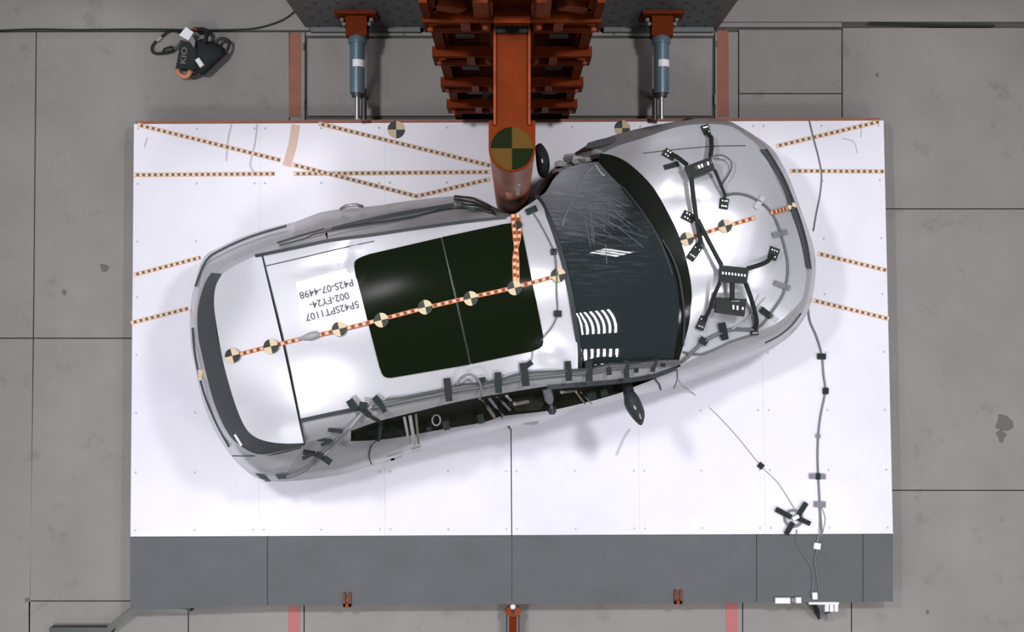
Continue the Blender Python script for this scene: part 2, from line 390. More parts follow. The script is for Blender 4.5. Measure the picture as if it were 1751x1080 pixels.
# hatch plate in front of the barrier
hat = thing('floor_hatch', P(872, 130, .0), 'wide concrete-grey floor hatch plate between the orange floor stripes before the barrier', 'hatch')
G().prism([tuple(P(a, b, 0))[:2] for a, b in ((526, 66), (1218, 66), (1217, 198), (526, 198))], -.02, 0.004).make('hatch_plate', M['floor'], hat)
for a, b, w, h in ((519, 80, 3, 12), (519, 178, 4, 14), (1226, 75, 3, 10), (1224, 170, 5, 18), (690, 58, 4, 4), (1050, 58, 4, 4)):
    G().box(P(a, b, .006), (w / 208, h / 208, .012)).make('hinge', M['dksteel'], hat)
# painted stripes
G().ribbon([(505, 56), (504, 200)], 20, 0.0, .003).make('trim_1', M['floor_orange'], kind='structure', label='faded orange stripe painted on the floor left of the hatch')
G().ribbon([(1236, 52), (1237, 200)], 19, 0.0, .003).make('trim_2', M['floor_orange'], kind='structure', label='orange stripe painted on the floor right of the hatch')
G().ribbon([(503, 1036), (502, 1120)], 20, 0.0, .003).make('trim_3', M['floor_red'], kind='structure', label='pink-red floor stripe below the deck, left')
G().ribbon([(1251, 1030), (1252, 1120)], 20, 0.0, .003).make('trim_4', M['floor_red'], kind='structure', label='pink-red floor stripe below the deck, right')

# ------------------------------------------------------------------ crash barrier block
bb = thing('crash_barrier', (0.0, 2.7, 0), 'grey steel-faced barrier block with rows of bolt holes behind the orange column', 'barrier')
YB = 2.36
G().prism([(-1.69, YB), (1.69, YB), (1.69, 4.4), (-1.69, 4.4)], 0, 3.2).make('block', M['block'], bb)
g = G()
for iz in range(14):
    for ix in range(-9, 10):
        x = ix * .175 + (.0875 if iz % 2 else 0); z = .10 + iz * .13
        if abs(x) < 1.6: g.lathe((x, YB, z), [(.016, -.003), (.016, .004)], 8, axis='Y')
g.make('bolt_hole', M['black'], bb, kind='stuff')
g = G(); [G().box((q, YB - .012, .03), (.9, .05, .06)).make('base_angle', M['block'], bb) for q in (-1.2, 1.2)]

# ------------------------------------------------------------------ orange pole column
rig = thing('pole_rig', (0, 1.6, 0), 'tall orange steel column with shelf beams and arm holding the impact pole', 'impact pole')
YF = 1.555
levels = [(3.0, 3.21), (2.2, 2.45), (1.39, 1.61), (.6, .856)]
G().prism([(-.40, YF + .32), (.40, YF + .32), (.40, YB - .02), (-.40, YB - .02)], 0.0, 4.0).make('back_web', M['orange'], rig)
for sx in (-1, 1): G().box((sx * .405, YF + .20, 2.0), (.02, .26, 4.0)).make('side_plate', M['orange'], rig)
for i, (z0, z1) in enumerate(levels):
    w = .475 + .004 * i
    g = G()
    # hollow box beam with slots in its front face: top, bottom, and front bars around the slots
    g.box((0, YF + .03, z1 - .012), (2 * w, .06, .024)); g.box((0, YF + .03, z0 + .012), (2 * w, .06, .024))
    g.box((0, YF + .055, (z0 + z1) / 2), (2 * w - .02, .01, z1 - z0 - .04))
    b = g.make('beam', M['orange'], rig)
    zc = (z0 + z1) / 2; h = z1 - z0 - .048
    for sx in (-1, 1):
        for (xa, xb) in ((.455, w), (.225, .275), (.115, .165)):
            G().box((sx * (xa + xb) / 2, YF + .01, zc), (xb - xa, .02, h)).make('beam_stud', M['orange_worn'] if xa == .225 else M['orange'], rig)
        G().box((sx * .35, YF + .012, zc + h / 2 - .02), (.21, .018, .04)).make('beam_lip', M['orange'], rig)
        G().box((sx * .35, YF + .012, zc - h / 2 + .02), (.21, .018, .04)).make('beam_lip', M['orange'], rig)
        G().lathe((sx * .14, YF - .012, zc + .03), [(.018, -.01), (.018, .012)], 6, axis='Y').make('bolt', M['orange_worn'], rig)
        G().lathe((sx * .44, YF - .012, zc), [(.016, -.01), (.016, .012)], 6, axis='Y').make('bolt', M['orange_worn'], rig)
    G().box((0, YF + .03, z0 - .02), (2 * w - .06, .05, .03)).make('beam_foot', M['orange'], rig)
zs = [(0, .58), (.856, 1.37), (1.61, 2.18), (2.45, 2.98), (3.21, 4.0)]
for i, (a, b) in enumerate(zs):
    for sx in (-1, 1):
        G().box((sx * .425, YF + .065, (a + b) / 2), (.06, .05, b - a)).make('side_flange', M['orange'], rig)
        g = G(); yb = YF + .078
        vs = [(sx * .10, yb, b), (sx * .10, yb - .07, b), (sx * .10, yb - .07, a), (sx * .10, yb, a)]
        g.box((sx * .115, yb - .03, (a + b) / 2), (.014, .06, b - a))
        g.make('gusset', M['orange'], rig)
        if i < 4: G().box((sx * .27, YF + .068, (a + b) / 2 - .04), (.11, .012, .10)).make('access_cover', M['black'], rig)
        if i == 4:
            G().prism([(sx * .10, YF + .02), (sx * .20, YF + .02), (sx * .20, YF + .07), (sx * .10, YF + .07)], 3.21, 3.5).make('bracket', M['orange_worn'], rig)
            G().box((sx * .33, YF + .06, 3.30), (.16, .04, .10), tilt=(0, .5)).make('brace', M['orange_worn'], rig)
            G().box((sx * .45, YF + .05, 3.35), (.04, .06, .30)).make('post', M['orange'], rig)
G().box((0, YF + .03, 3.24), (.19, .10, .06)).box((0, YF + .10, 3.6), (.19, .05, .8)).make('head_block', M['orange'], rig)
G().box((0, YF + .0, 3.075), (.168, .045, .02)).make('slot', M['black'], rig)
g = G(); g.box((0, 1.30, 1.68), (.176, .52, 2.76)); g.make('arm_beam', M['orange'], rig)
for sx in (-1, 1): G().box((sx * .094, 1.30, 1.69), (.012, .53, 2.79)).make('arm_flange', M['orange_worn'], rig)
G().lathe((0, .911, .26), [(.127, 0), (.127, 2.77)], 48).make('pole', M['polem'], rig)
g = G(); pts = [(-.127, 1.06), (-.127, .911)] + [(.127 * math.cos(t), .911 + .127 * math.sin(t)) for t in [math.pi + k * math.pi / 20 for k in range(1, 20)]] + [(.127, .911), (.127, 1.06)]
g.prism(pts, 3.03, 3.062); g.make('pole_cap', M['orange'], rig)
G().disc(875.5, 253.5, 36.5, 3.062, ang=0, off=.003, mats=(0, 1), rings=3).make('target_marker', [M['markgreen'], M['marktan']], rig, label='large round target quartered dark green and tan')
G().box((-.02, .79, 1.75), (.04, .012, .5)).make('pole_tape', M['orangep'], rig)
G().box((.035, .793, 2.15), (.028, .012, .55)).make('pole_strip', M['airbag'], rig)

# ------------------------------------------------------------------ damper cylinders
def damper(cx, sgn, label):
    z = .42; k = (CAM_H - z) / FPX; X = (cx - 875.5) * k
    def y(py): return (540 - py) * k
    r = thing('damper_cylinder', (X, YB, 0), label, 'damper', 'damper cylinders on the barrier')
    g = G(); g.box((X, YB - .012, z), (70 * k, .024, .26)); g.make('flange', M['orange'], r)
    g = G()
    g.box((X, (YB + y(64)) / 2, z), (36 * k, YB - y(64), .13)); g.make('bracket', M['orange'], r)
    for s in (-1, 1):
        x0 = X + s * 18 * k
        g = G().prism([(x0, YB), (x0 + s * 13 * k, YB), (x0, y(52))], z - .012, z + .012); g.make('gusset', M['orange'], r)
        for q in (.30, .62): G().lathe((x0 + s * 10 * k * (1 - q), YB - .10 * q - .02, z), [(.017, -.03), (.017, .05)], 6).make('bolt', M['dksteel'], r)
    G().lathe((X + .004 * sgn, y(62), z), [(.075, -.06), (.075, -.02), (.066, 0)][::-1] , 24, axis='Y').make('collar', M['bluesteel'], r)
    G().tube([(X, y(64), z), (X, y(160), z)], .060, 24).make('barrel', M['bluesteel'], r)
    G().tube([(X + .006, y(104), z + .012), (X + .006, y(116), z + .012)], .054, 24).make('clamp_label', M['bwhite'], r)
    G().tube([(X, y(160), z), (X, y(166), z)], .045, 16).make('gland', M['dksteel'], r)
    G().tube([(X, y(160), z), (X, y(203.5), z)], .020, 14).make('rod', M['steel'], r)
    G().tube([(X + sgn * .045, y(150), z - .05), (X + sgn * .045, y(203), z - .05)], .022, 12).make('guide_rod', M['dksteel'], r)
    G().box((X - sgn * .052, y(112), z), (.012, (160 - 66) * k, .03)).make('side_rail', M['steel'], r)
    G().prism([(X - .03, y(201)), (X + .03 + sgn * .04, y(201)), (X + .03 + sgn * .04, y(210)), (X - .03, y(210))], .245, z + .03).make('rod_bracket', M['dksteel'], r) if False else None
    # stand under the barrel
    G().box((X, y(150), (z - .06) / 2), (.05, .03, z - .06)).make('stand', M['dksteel'], r)
    return r
damper(611, 1, 'blue-grey damper cylinder in an orange bracket, left of the orange column')
damper(1131, -1, 'blue-grey damper cylinder in an orange bracket, right of the orange column')

# ------------------------------------------------------------------ sled deck
ZD = .25
deck = thing('sled_deck', (0, -.4, 0), 'raised white carriage deck with a dark board strip, carrying the wrecked car', 'platform')
def dp(u, v):    # u 0..1 across, v 0..1 top edge -> joint with dark strip
    a = (229 + (1511 - 229) * u, 212 - 6 * u); b = (223 + (1527 - 223) * u, 917 - 5 * u)
    return (a[0] + (b[0] - a[0]) * v, a[1] + (b[1] - a[1]) * v)
def dpoly(q, z): return [tuple(P(a, b, z))[:2] for a, b in q]
us = [0, .168, .334, .5, .668, .833, 1.0]
for i in range(6):
    a, b = us[i] + (.00007 if i != 3 else .0007), us[i + 1] - (.00007 if i != 2 else .0007)
    G().prism(dpoly([dp(a, 0), dp(b, 0), dp(b, 1), dp(a, 1)], ZD), ZD - .02, ZD).make('deck_panel', M['deck'], deck)
G().prism(dpoly([dp(0.001, .001), dp(.999, .001), dp(.999, .999), dp(.001, .999)], ZD - .021), .04, ZD - .021).make('frame', M['dksteel'], deck)
for a, b in ((222.5, 457), (458, 875), (875.6, 1293), (1294, 1475), (1476, 1527)):
    t = lambda x: 917.5 - 5 * (x - 222) / 1305; u = lambda x: (1043 if x < 300 else 1036) - 8 * max(0, (x - 300)) / 1227
    G().prism(dpoly([(a, t(a) + .5), (b, t(b) + .5), (b, u(b)), (a, u(a))], ZD - .006), .05, ZD - .006).make('dark_board', M['deck_dark'], deck)
G().prism(dpoly([(232, 206.5), (1506, 201), (1506, 205.6), (232, 211.5)], ZD), ZD - .10, ZD - .004).make('edge_rail', M['floor_orange'], deck, label='thin brownish-orange edge rail')
g = G()
for v in (.012, .145, .285, .42, .56, .70, .845, .985):
    for uu in [.006, .084, .161, .175, .25, .327, .341, .417, .493, .507, .584, .661, .675, .75, .826, .84, .917, .993]:
        p = dp(uu, v); c = P(p[0], p[1], ZD); g.lathe((c.x, c.y, ZD), [(.0095, 0), (.0075, .002)], 8)
g.make('screw', M['scuff'], deck, kind='stuff')
segs = [((235, 213), (480, 274)), ((500, 281), (715, 336)), ((228, 299), (470, 297)), ((502, 297), (838, 294)), ((545, 211), (838, 283)), ((715, 335), (838, 306)),
        ((228, 470), (343, 440)), ((224, 552), (322, 527)), ((1327, 250), (1503, 208)), ((1350, 292), (1513, 293)), ((1398, 433), (1516, 462)), ((1390, 513), (1520, 545))]
for i, (a, b) in enumerate(segs):
    G().ribbon(cr([a, b], 8), 7.5, ZD, .0012 + .0006 * (i % 3), .001).make('measuring_tape', M['decktape'], deck)
G().disc(677.5, 221.5, 15, ZD, ang=0, off=.003).make('target_marker', [M['markblack'], M['cream']], deck)
G().disc(1064, 219, 13.5, ZD, ang=0, off=.003).make('target_marker', [M['markblack'], M['cream']], deck)
G().ribbon([(506, 213), (500, 250), (490, 284)], 15, ZD, .0008, .0006).make('faded_tape', M['fade'], deck, label='faded orange tape strip')
# scuffs and dirt left on the paint
for (a, w) in ([(396, 212), (390, 240), (387, 275)], 3), ([(440, 212), (436, 245), (428, 280), (436, 296)], 3), ([(1473, 208), (1472, 235)], 2), ([(1440, 236), (1460, 243), (1466, 262)], 2), ([(1077, 733), (1066, 750), (1054, 778)], 5), ([(252, 235), (247, 252)], 3):
    G().ribbon(cr(a, 4), w, ZD, .0006, .0004).make('scuff', M['scuff'], deck)
# fixings at the near edge
for px in (594, 1159):
    c = P(px, 1024 if px < 800 else 1019, .24)
    g = G(); 
    for s in (-1, 1): g.box((c.x + s * .022, c.y, .22), (.016, .11, .09))
    g.box((c.x, c.y - .045, .22), (.06, .03, .09)); g.make('clevis', M['orange_worn'], deck)
    G().tube([(c.x - .03, c.y + .03, .24), (c.x + .03, c.y + .03, .24)], .010, 8).make('pin', M['dksteel'], deck)
tw = thing('tow_hook', P(877, 1050, 0), 'orange tow bracket with a white ball under the middle of the dark boards', 'hook')
c = P(877, 1045, .2)
g = G(); g.prism([(c.x + .065 * math.cos(t), c.y + .045 * math.sin(t)) for t in [k * math.pi / 8 for k in range(16)]], .16, .2); g.make('plate', M['orange_worn'], tw)
G().box((c.x, c.y - .21, .14), (.06, .42, .05)).make('bar', M['orange'], tw)
for s in (-1, 1): G().box((c.x + s * .05, c.y - .21, .12), (.014, .40, .05)).make('side_bar', M['dksteel'], tw)
G().lathe((c.x, c.y, .2), [(.014, 0), (.014, .003)], 12).make('hole', M['black'], tw)
G().lathe((c.x, c.y + .045, .2), [(.006, 0), (.02, .008), (.024, .022), (.018, .036), (.006, .042)], 14).make('ball', M['bwhite'], tw)

# bent dark steel angle at the lower-left corner
kb = thing('steel_angle', P(205, 1058, 0), 'bent dark steel bar running from the deck corner along the floor, lower left', 'bar')
def strip(pts, w, z0, z1):
    pts = [P(a, b, z1) for a, b in pts]; g = G()
    for p, q in zip(pts[:-1], pts[1:]):
        d = (q - p); L = d.length; d.normalize(); n = Vector((-d.y, d.x, 0)) * w / 2
        g.prism([tuple((p + n)[:2]), tuple((q + n)[:2]), tuple((q - n)[:2]), tuple((p - n)[:2])], z0, z1)
    return g
strip([(229, 1042), (322, 1044)], .03, .0, .12).make('rail', M['dksteel'], kb)
strip([(232, 1040), (186, 1075)], .05, .0, .10).make('diagonal_bar', M['dksteel'], kb)
strip([(190, 1078), (84, 1078)], .05, .0, .08).make('foot_bar', M['dksteel'], kb)
strip([(320, 1038), (325, 1046)], .03, .0, .13).make('end_stop', M['black'], kb)

# ------------------------------------------------------------------ CAR
ZR = TPS([(390,610,1.79),(460,592,1.87),(580,562,1.93),(727,525,1.95),(880,488,1.93),(960,468,1.86),(437,437,1.76),(560,411,1.83),(700,391,1.85),(868,371,1.80),
          (918,340,1.68),(512,720,1.81),(660,688,1.86),(856,652,1.87),(985,632,1.80),(366,520,1.70),(402,690,1.72),(440,750,1.69),(520,757,1.74),(380,468,1.68),(962,450,1.84),(984,560,1.83),
          (700,440,1.91),(600,660,1.89),(760,640,1.90)])
ZR.b = [(590, 455, 10, 34, .1, -.018), (604, 450, 6, 34, .1, .014), (940, 602, 22, 16, .3, -.018), (560, 650, 60, 40, .5, -.010), (560, 450, 60, 8, -.25, -.008)]
ZH = TPS([(1027,262,1.20),(1080,283,1.30),(1116,319,1.34),(1163,408,1.40),(1183,500,1.40),(1160,619,1.26),(1240,385,1.39),(1330,360,1.26),(1060,248,1.19),(1154,218,1.20),
          (1245,215,1.12),(1303,258,1.10),(1351,360,1.12),(1379,458,1.10),(1366,518,1.10),(1325,554,1.13),(1229,594,1.20),(1300,450,1.35),(1200,300,1.35),(1260,520,1.35),(1286,571,1.15)])
ZH.b = [(1150, 250, 70, 6, -.09, -.012), (1135, 300, 14, 40, .4, .014), (1170, 335, 50, 9, .05, -.010), (1110, 270, 12, 26, .9, -.012)]
ZW = Poly([(920,335,1.62),(935,365,1.72),(950,400,1.80),(962,450,1.83),(975,500,1.835),(984,560,1.82),(988,632,1.775),(949,303,1.50),(1022,276,1.24),(1047,303,1.30),
          (1074,330,1.34),(1102,367,1.375),(1124,400,1.40),(1151,450,1.42),(1163,497,1.42),(1160,553,1.40),(1151,617,1.31),(1050,450,1.65),(1060,540,1.64),(1040,380,1.60),(1070,610,1.57)])
ZW.b = [(975, 318, 34, 26, .6, -.035)]
car = thing('wrecked_car', P(860, 520, ZD), 'white-silver SUV crushed against the orange pole, nose to the right', 'car')

nodes = [((325,575),(339,575)),((329,605),(345,605)),((336,640),(353,640)),((348,690),(366,688)),((368,738),(385,732)),((396,780),(405,757)),
 ((420,804),(440,776)),((445,819),(480,771)),((480,823),(520,762)),((533,819),(560,756)),((585,811),(600,754)),((640,795),(645,752)),((681,782),(691,746)),
 ((722,768),(722,740)),((794,750),(767,732)),((835,741),(825,722)),((874,732),(860,711)),((928,722),(936,702)),((982,704),(985,692)),((1023,694),(1035,679)),
 ((1062,683),(1064,670)),((1095,675),(1090,659)),((1125,668),(1120,647)),((1160,657),(1159,628)),((1208,641),(1190,611)),((1245,627),(1229,594)),((1286,611),(1286,571)),
 ((1322,595),(1325,554)),((1353,572),(1347,538)),((1377,541),(1366,518)),((1389,508),(1375,500)),((1395,458),(1379,458)),((1390,418),(1371,418)),((1369,356),(1351,360)),
 ((1350,305),(1330,312)),((1323,257),(1303,258)),((1288,230),(1272,230)),((1250,208),(1245,215)),((1200,203),(1200,212)),((1154,208),(1154,218)),((1100,218),(1100,236)),
 ((1050,231),(1060,248)),((1000,250),(1030,262)),((960,277),(985,272)),((935,300),(955,285)),((918,330),(930,318)),((906,358),(912,345)),((875,366),(880,374)),
 ((842,352),(848,374)),((815,338),(825,358)),((780,335),(776,352)),((700,343),(700,366)),((640,352),(640,376)),((590,356),(590,384)),((547,363),(554,392)),
 ((505,379),(500,407)),((453,392),(455,420)),((409,407),(415,436)),((375,423),(385,450)),((350,438),(362,466)),((337,470),(348,490)),((326,520),(338,530))]
NN = len(nodes)
def zB(i):
    x, y = nodes[i][1]
    if 23 <= i <= 42: return ZH(x, y) - .004
    if i in (43, 44, 45): return 1.16
    if i in (46, 47): return 1.30
    if 48 <= i <= 54: return 1.28
    if i >= 55 or i <= 6: return 1.27
    return 1.25 if i < 20 else 1.24
A = [(a[0], a[1], .88) for a, b in nodes]; B = [(nodes[i][1][0], nodes[i][1][1], zB(i)) for i in range(NN)]
cen = (860, 520)
def rng(lst, i0, i1):
    return [lst[i % NN] for i in range(i0, i1 + 1)]
def wl(pts, per=6):
    return [P(*p) for p in cr(pts, per)]
def side(i0, i1, m, name, parent=car, bulge=.35, trim=0.0, **kw):
    a = rng(A, i0, i1); b = rng(B, i0, i1); g = G()
    mid = []; m2 = []; m3 = []; low = []; low2 = []
    for p, q in zip(a, b):
        mid.append((p[0] * .62 + q[0] * .38, p[1] * .62 + q[1] * .38, p[2] + (q[2] - p[2]) * .55))
        m2.append((p[0] * .28 + q[0] * .72, p[1] * .28 + q[1] * .72, p[2] + (q[2] - p[2]) * .86))
        d = math.hypot(p[0] - cen[0], p[1] - cen[1])
        lift_ = max(math.exp(-((p[0] - wx) ** 2 + (p[1] - wy) ** 2) / 55 ** 2 * .9) for wx, wy in ((520, 812), (445, 398), (1215, 635), (1120, 215)))   # wheel arches
        low.append((p[0] + (cen[0] - p[0]) / d * 10, p[1] + (cen[1] - p[1]) / d * 10, .68 + .13 * lift_)); low2.append((p[0] + (cen[0] - p[0]) / d * 24, p[1] + (cen[1] - p[1]) / d * 24, .48 + .30 * lift_))
    g.loft([wl(b), wl(m2), wl(mid), wl(a), wl(low), wl(low2)])
    return g.make(name, m, parent, **kw)
side(55, NN + 8, M['paint'], 'rear_body')             # wraps the tail from far quarter to near quarter
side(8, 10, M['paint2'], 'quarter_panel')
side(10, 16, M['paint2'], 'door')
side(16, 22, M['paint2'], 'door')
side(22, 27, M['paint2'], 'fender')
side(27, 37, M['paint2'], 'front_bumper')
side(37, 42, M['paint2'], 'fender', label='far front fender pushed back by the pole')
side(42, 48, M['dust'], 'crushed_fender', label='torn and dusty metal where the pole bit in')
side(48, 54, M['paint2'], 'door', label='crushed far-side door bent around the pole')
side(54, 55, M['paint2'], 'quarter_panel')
# dark inner shell filling the cabin below the glass
g = G(); outl = [(n[1][0] + (cen[0] - n[1][0]) * .03, n[1][1] + (cen[1] - n[1][1]) * .03) for n in nodes]
outl = [o for i, o in enumerate(outl)]
g.prism([tuple(P(a, b, 1.0))[:2] for a, b in outl], .45, 1.0); g.make('underbody', M['interior'], car)
# wheels
def wheel(px, py, ang, label=None):
    c = P(px, py, ZD + .358); R = Matrix.Rotation(ang, 4, 'Z'); g = G(); 
    g.lathe((0, 0, 0), [(.20, -.11), (.33, -.11), (.355, -.08), (.355, .08), (.33, .11), (.20, .11)], 32, axis='Y')
    for i in range(len(g.v)): g.v[i] = c + R @ g.v[i]
    w = g.make('wheel', M['black'], car)
    h = G(); h.lathe((0, 0, 0), [(.05, -.115), (.21, -.112), (.21, .112), (.05, .115)], 20, axis='Y')
    for i in range(len(h.v)): h.v[i] = c + R @ h.v[i]
    h.make('rim', M['steel'], w)
wa = math.radians(14.5)
wheel(520, 778, wa); wheel(468, 434, wa); wheel(1196, 594, wa + .06); wheel(1128, 262, wa + .3)

# roof skin: tail spoiler, roof
far = [(450,436),(507,423),(567,410),(640,401),(700,392),(795,379),(868,371),(900,352),(918,340)]
wsed = [(918,338),(935,365),(950,400),(962,450),(975,500),(984,560),(988,600),(988,632)]
near = [(985,634),(930,641),(897,645),(856,653),(755,671),(660,690),(598,703),(515,721)]
seam_lo = (522, 757)
C_side = [(522,757),(560,747),(600,735),(640,722),(681,711),(722,701),(767,690),(813,679),(860,672),(928,660),(982,655)]
G().panel(cr(far, 4) + cr(wsed, 4)[1:] + cr(near, 4)[1:] + [(487, 590)], ZR, step=12).make('roof_panel', M['paint'], car)
inner = [(380,468),(369,489),(366,520),(371,560),(379,605),(387,640),(402,690),(418,728),(435,746),(460,755),(490,758),(519,757)]
G().panel([(447,437)] + [(484,592)] + [(511,720), (519,757)] + cr(list(reversed(inner)), 4)[1:] + [(405,452),(436,437)], ZR, step=12).make('tailgate_spoiler', M['paint'], car)
# rear glass ring from spoiler lip down to tailgate
idx = [59,60,61,0,1,2,3,4,5,6,7,8]
bpts = [(B[i][0], B[i][1], B[i][2]) for i in idx]
ipts = [(p[0] , p[1], ZR(*p) - .02) for p in [(380,468),(369,489),(366,520),(372,575),(379,605),(387,640),(402,690),(418,728),(435,746),(460,755),(490,758),(520,757)]]
mids = [((a[0] + b[0]) / 2, (a[1] + b[1]) / 2, (a[2] + b[2]) / 2 + .04) for a, b in zip(bpts, ipts)]
rg = G().loft([wl(bpts), wl(mids), wl(ipts)]).make('rear_glass', M['spoilerglass'], car)
G().patch(407, 752, 22, 4, 58, lambda x, y: 1.46, .0).make('reflector', M['bwhite'], rg)
# far rear pillar skin
bf = [B[i] for i in (54, 55, 56, 57, 58, 59)]
df = [(560,411),(507,423),(470,430),(440,437),(408,452),(381,468)]
df = [(x, y, ZR(x, y) - .012) for x, y in df]
G().loft([wl(bf), wl([((a[0] + b[0]) / 2, (a[1] + b[1]) / 2, (a[2] + b[2]) / 2 + .03) for a, b in zip(bf, df)]), wl(df)]).make('pillar_panel', M['paint2'], car)
G().ribbon(cr([(474,415),(520,401),(555,391)], 4), 4, 1.40, .02).make('pillar_seam', M['trim'], car)
# far side glass and frame
Bf = [B[i] for i in (54, 53, 52, 51, 50, 49, 48)]
C1 = [(560,399,1.55),(596,391,1.56),(642,384,1.58),(702,373,1.58),(780,358,1.56),(836,365,1.50),(852,373,1.48)]
Df = [(560,411),(600,405),(640,401),(700,392),(795,379),(850,373),(868,371)]
Df = [(x, y, ZR(x, y) - .01) for x, y in Df]
G().loft([wl(Bf), wl(C1)]).make('side_window', M['glove'], car)
G().loft([wl(C1), wl([((a[0] + b[0]) / 2, (a[1] + b[1]) / 2, (a[2] + b[2]) / 2 + .02) for a, b in zip(C1, Df)]), wl(Df)]).make('door_frame', M['paint2'], car)
# crushed door skins by the pole: folded lips
G().tube([P(a, b, c) for a, b, c in ((583,357,1.05),(592,352,1.1),(610,350,1.1),(620,353,1.05))], .012, 8).make('door_handle', M['steel'], car)
G().ribbon(cr([(567,392),(600,383),(680,366),(776,350)], 4), 7, 1.34, .03).make('window_seal', M['trim'], car)
G().ribbon(cr([(478,419),(520,408),(555,396),(690,376),(790,362),(840,362)], 4), 3, 1.56, .04).make('frame_seal', M['trim'], car)
g = G(); 
for k, (a, b, c, d) in enumerate([(778,338,838,356),(782,345,842,364),(790,352,846,368)]):
    g.tube([P(a, b, 1.1 + .1 * k), P((a + c) / 2, (b + d) / 2 - 5, 1.16 + .1 * k), P(c, d, 1.08 + .1 * k)], .022, 7)
g.make('buckled_sill', M['dksteel'], car, label='buckled dark door edge next to the pole')
G().panel([(786,344),(808,340),(836,356),(842,364),(806,357)], lambda x, y: 1.2, 8).make('door_trim_flap', M['tan'], car)
# far roof rail
G().ribbon([(x, y) for x, y in cr([(436,437),(507,422.5),(567,410),(640,400.5),(700,391.5),(795,378.5),(866,371)], 4)], 5, ZR, .018, .02).make('roof_rail', M['trim'], car)
# near side glass, A pillar, roof side frame
Bn = [B[i] for i in range(8, 24)]
Cn = [(522,757,1.66),(560,747,1.70),(600,736,1.72),(640,722,1.74),(681,711,1.74),(722,701,1.75),(767,690,1.75),(825,678,1.75),(860,672,1.75),(936,660,1.74),(985,656,1.69),(1035,652,1.58),(1064,649,1.50),(1090,646,1.42),(1120,640,1.33),(1156,627,1.27)]
G().loft([wl(Bn[2:]), wl([((a[0] + b[0]) / 2, (a[1] + b[1]) / 2 - 3, (a[2] + b[2]) / 2 - .16) for a, b in zip(Bn[2:], Cn[2:])]), wl(Cn[2:])]).make('cabin_opening', M['interior'], car)
G().loft([wl(Bn[:3]), wl(Cn[:3])]).make('pillar_panel', M['paint2'], car)
Rn = [(515,721),(560,711),(600,703),(640,694),(681,686),(722,678),(767,669),(825,658),(860,652),(936,640),(985,634),(1035,630),(1064,627),(1090,625),(1120,622),(1152,620)]
Rn = [(x, y, ZR(x, y) - .01 if x < 950 else [1.77,1.68,1.60,1.52,1.42,1.31][[985,1035,1064,1090,1120,1152].index(x)]) for x, y in Rn]
G().loft([wl(Cn), wl([((a[0] + b[0]) / 2, (a[1] + b[1]) / 2, (a[2] + b[2]) / 2 + .03) for a, b in zip(Cn, Rn)]), wl(Rn)]).make('roof_side_frame', M['paint2'], car)
def zside(x, y=0):
    for a, b in zip(Rn[:-1], Rn[1:]):
        if a[0] <= x <= b[0]: return a[2] + (b[2] - a[2]) * (x - a[0]) / (b[0] - a[0])
    return Rn[0][2] if x < 515 else 1.30
G().ribbon(cr([(514,719),(560,709),(600,701),(640,693),(722,676),(767,667),(825,656),(860,650),(936,638),(984,632)], 3), 7, zside, .022, .02).make('roof_rail', M['trim'], car)
G().ribbon(cr([(c[0], c[1] + 2) for c in Cn[9:]], 3), 8, lambda x, y: np.interp(x, [c[0] for c in Cn], [c[2] for c in Cn]), .02, .01).make('window_seal', M['trim'], car)
# panel seams
def seam(pts, zf, w=2.2, off=.003): G().ribbon(cr(pts, 4), w, zf, off, .001).make('seam', M['trim'], car)
seam([(449,437),(470,520),(487,590),(506,680),(521,757)], ZR)
seam([(452,455),(500,444),(580,425),(640,412)], ZR, 1.6)
seam([(397,779),(430,779),(470,776),(515,765)], lambda x, y: 1.245, 2)
seam([(872,733),(866,722),(857,711)], lambda x, y: np.interp(y, [711, 733], [1.27, .90]), 3.5, .012)
seam([(1120,648),(1127,657),(1130,667)], lambda x, y: np.interp(y, [647, 668], [1.26, .92]), 3.5, .014)
seam([(1152,664),(1158,648),(1158,630)], lambda x, y: np.interp(y, [628, 664], [1.29, .92]), 1.6, .012)
# sunroof: rear and front pane
sun = [(607,462),(612,444),(640,430),(753,405)]; 
r1 = cr([(632,434),(753,406)], 3) + cr([(754,406),(778,510),(803,622)], 4)[0:] + cr([(803,623),(668,646)], 3) + cr([(668,646),(656,643),(649,628)], 3)[1:] + cr([(649,628),(607,466)], 4)[1:] + cr([(607,466),(606,448),(616,440),(632,434)], 3)[1:-1]
G().panel(r1, ZR, 14, .01, .012).make('sunroof_glass', M['roofglass'], car)
r2 = cr([(756,405),(860,383)], 3) + cr([(860,383),(880,382),(893,396)], 3)[1:] + cr([(893,396),(910,480),(929,574)], 4)[1:] + cr([(929,574),(927,592),(908,601)], 3)[1:] + cr([(908,601),(806,622)], 3)[1:] + cr([(806,622),(781,510),(756,405)], 4)[1:-1]
G().panel(r2, ZR, 14, .01, .012).make('sunroof_glass', M['roofglass'], car)
G().ribbon(cr([(755,406),(779,510),(804,622)], 4), 1.6, ZR, .0125, .004).make('sunroof_seal', M['dksteel'], car)
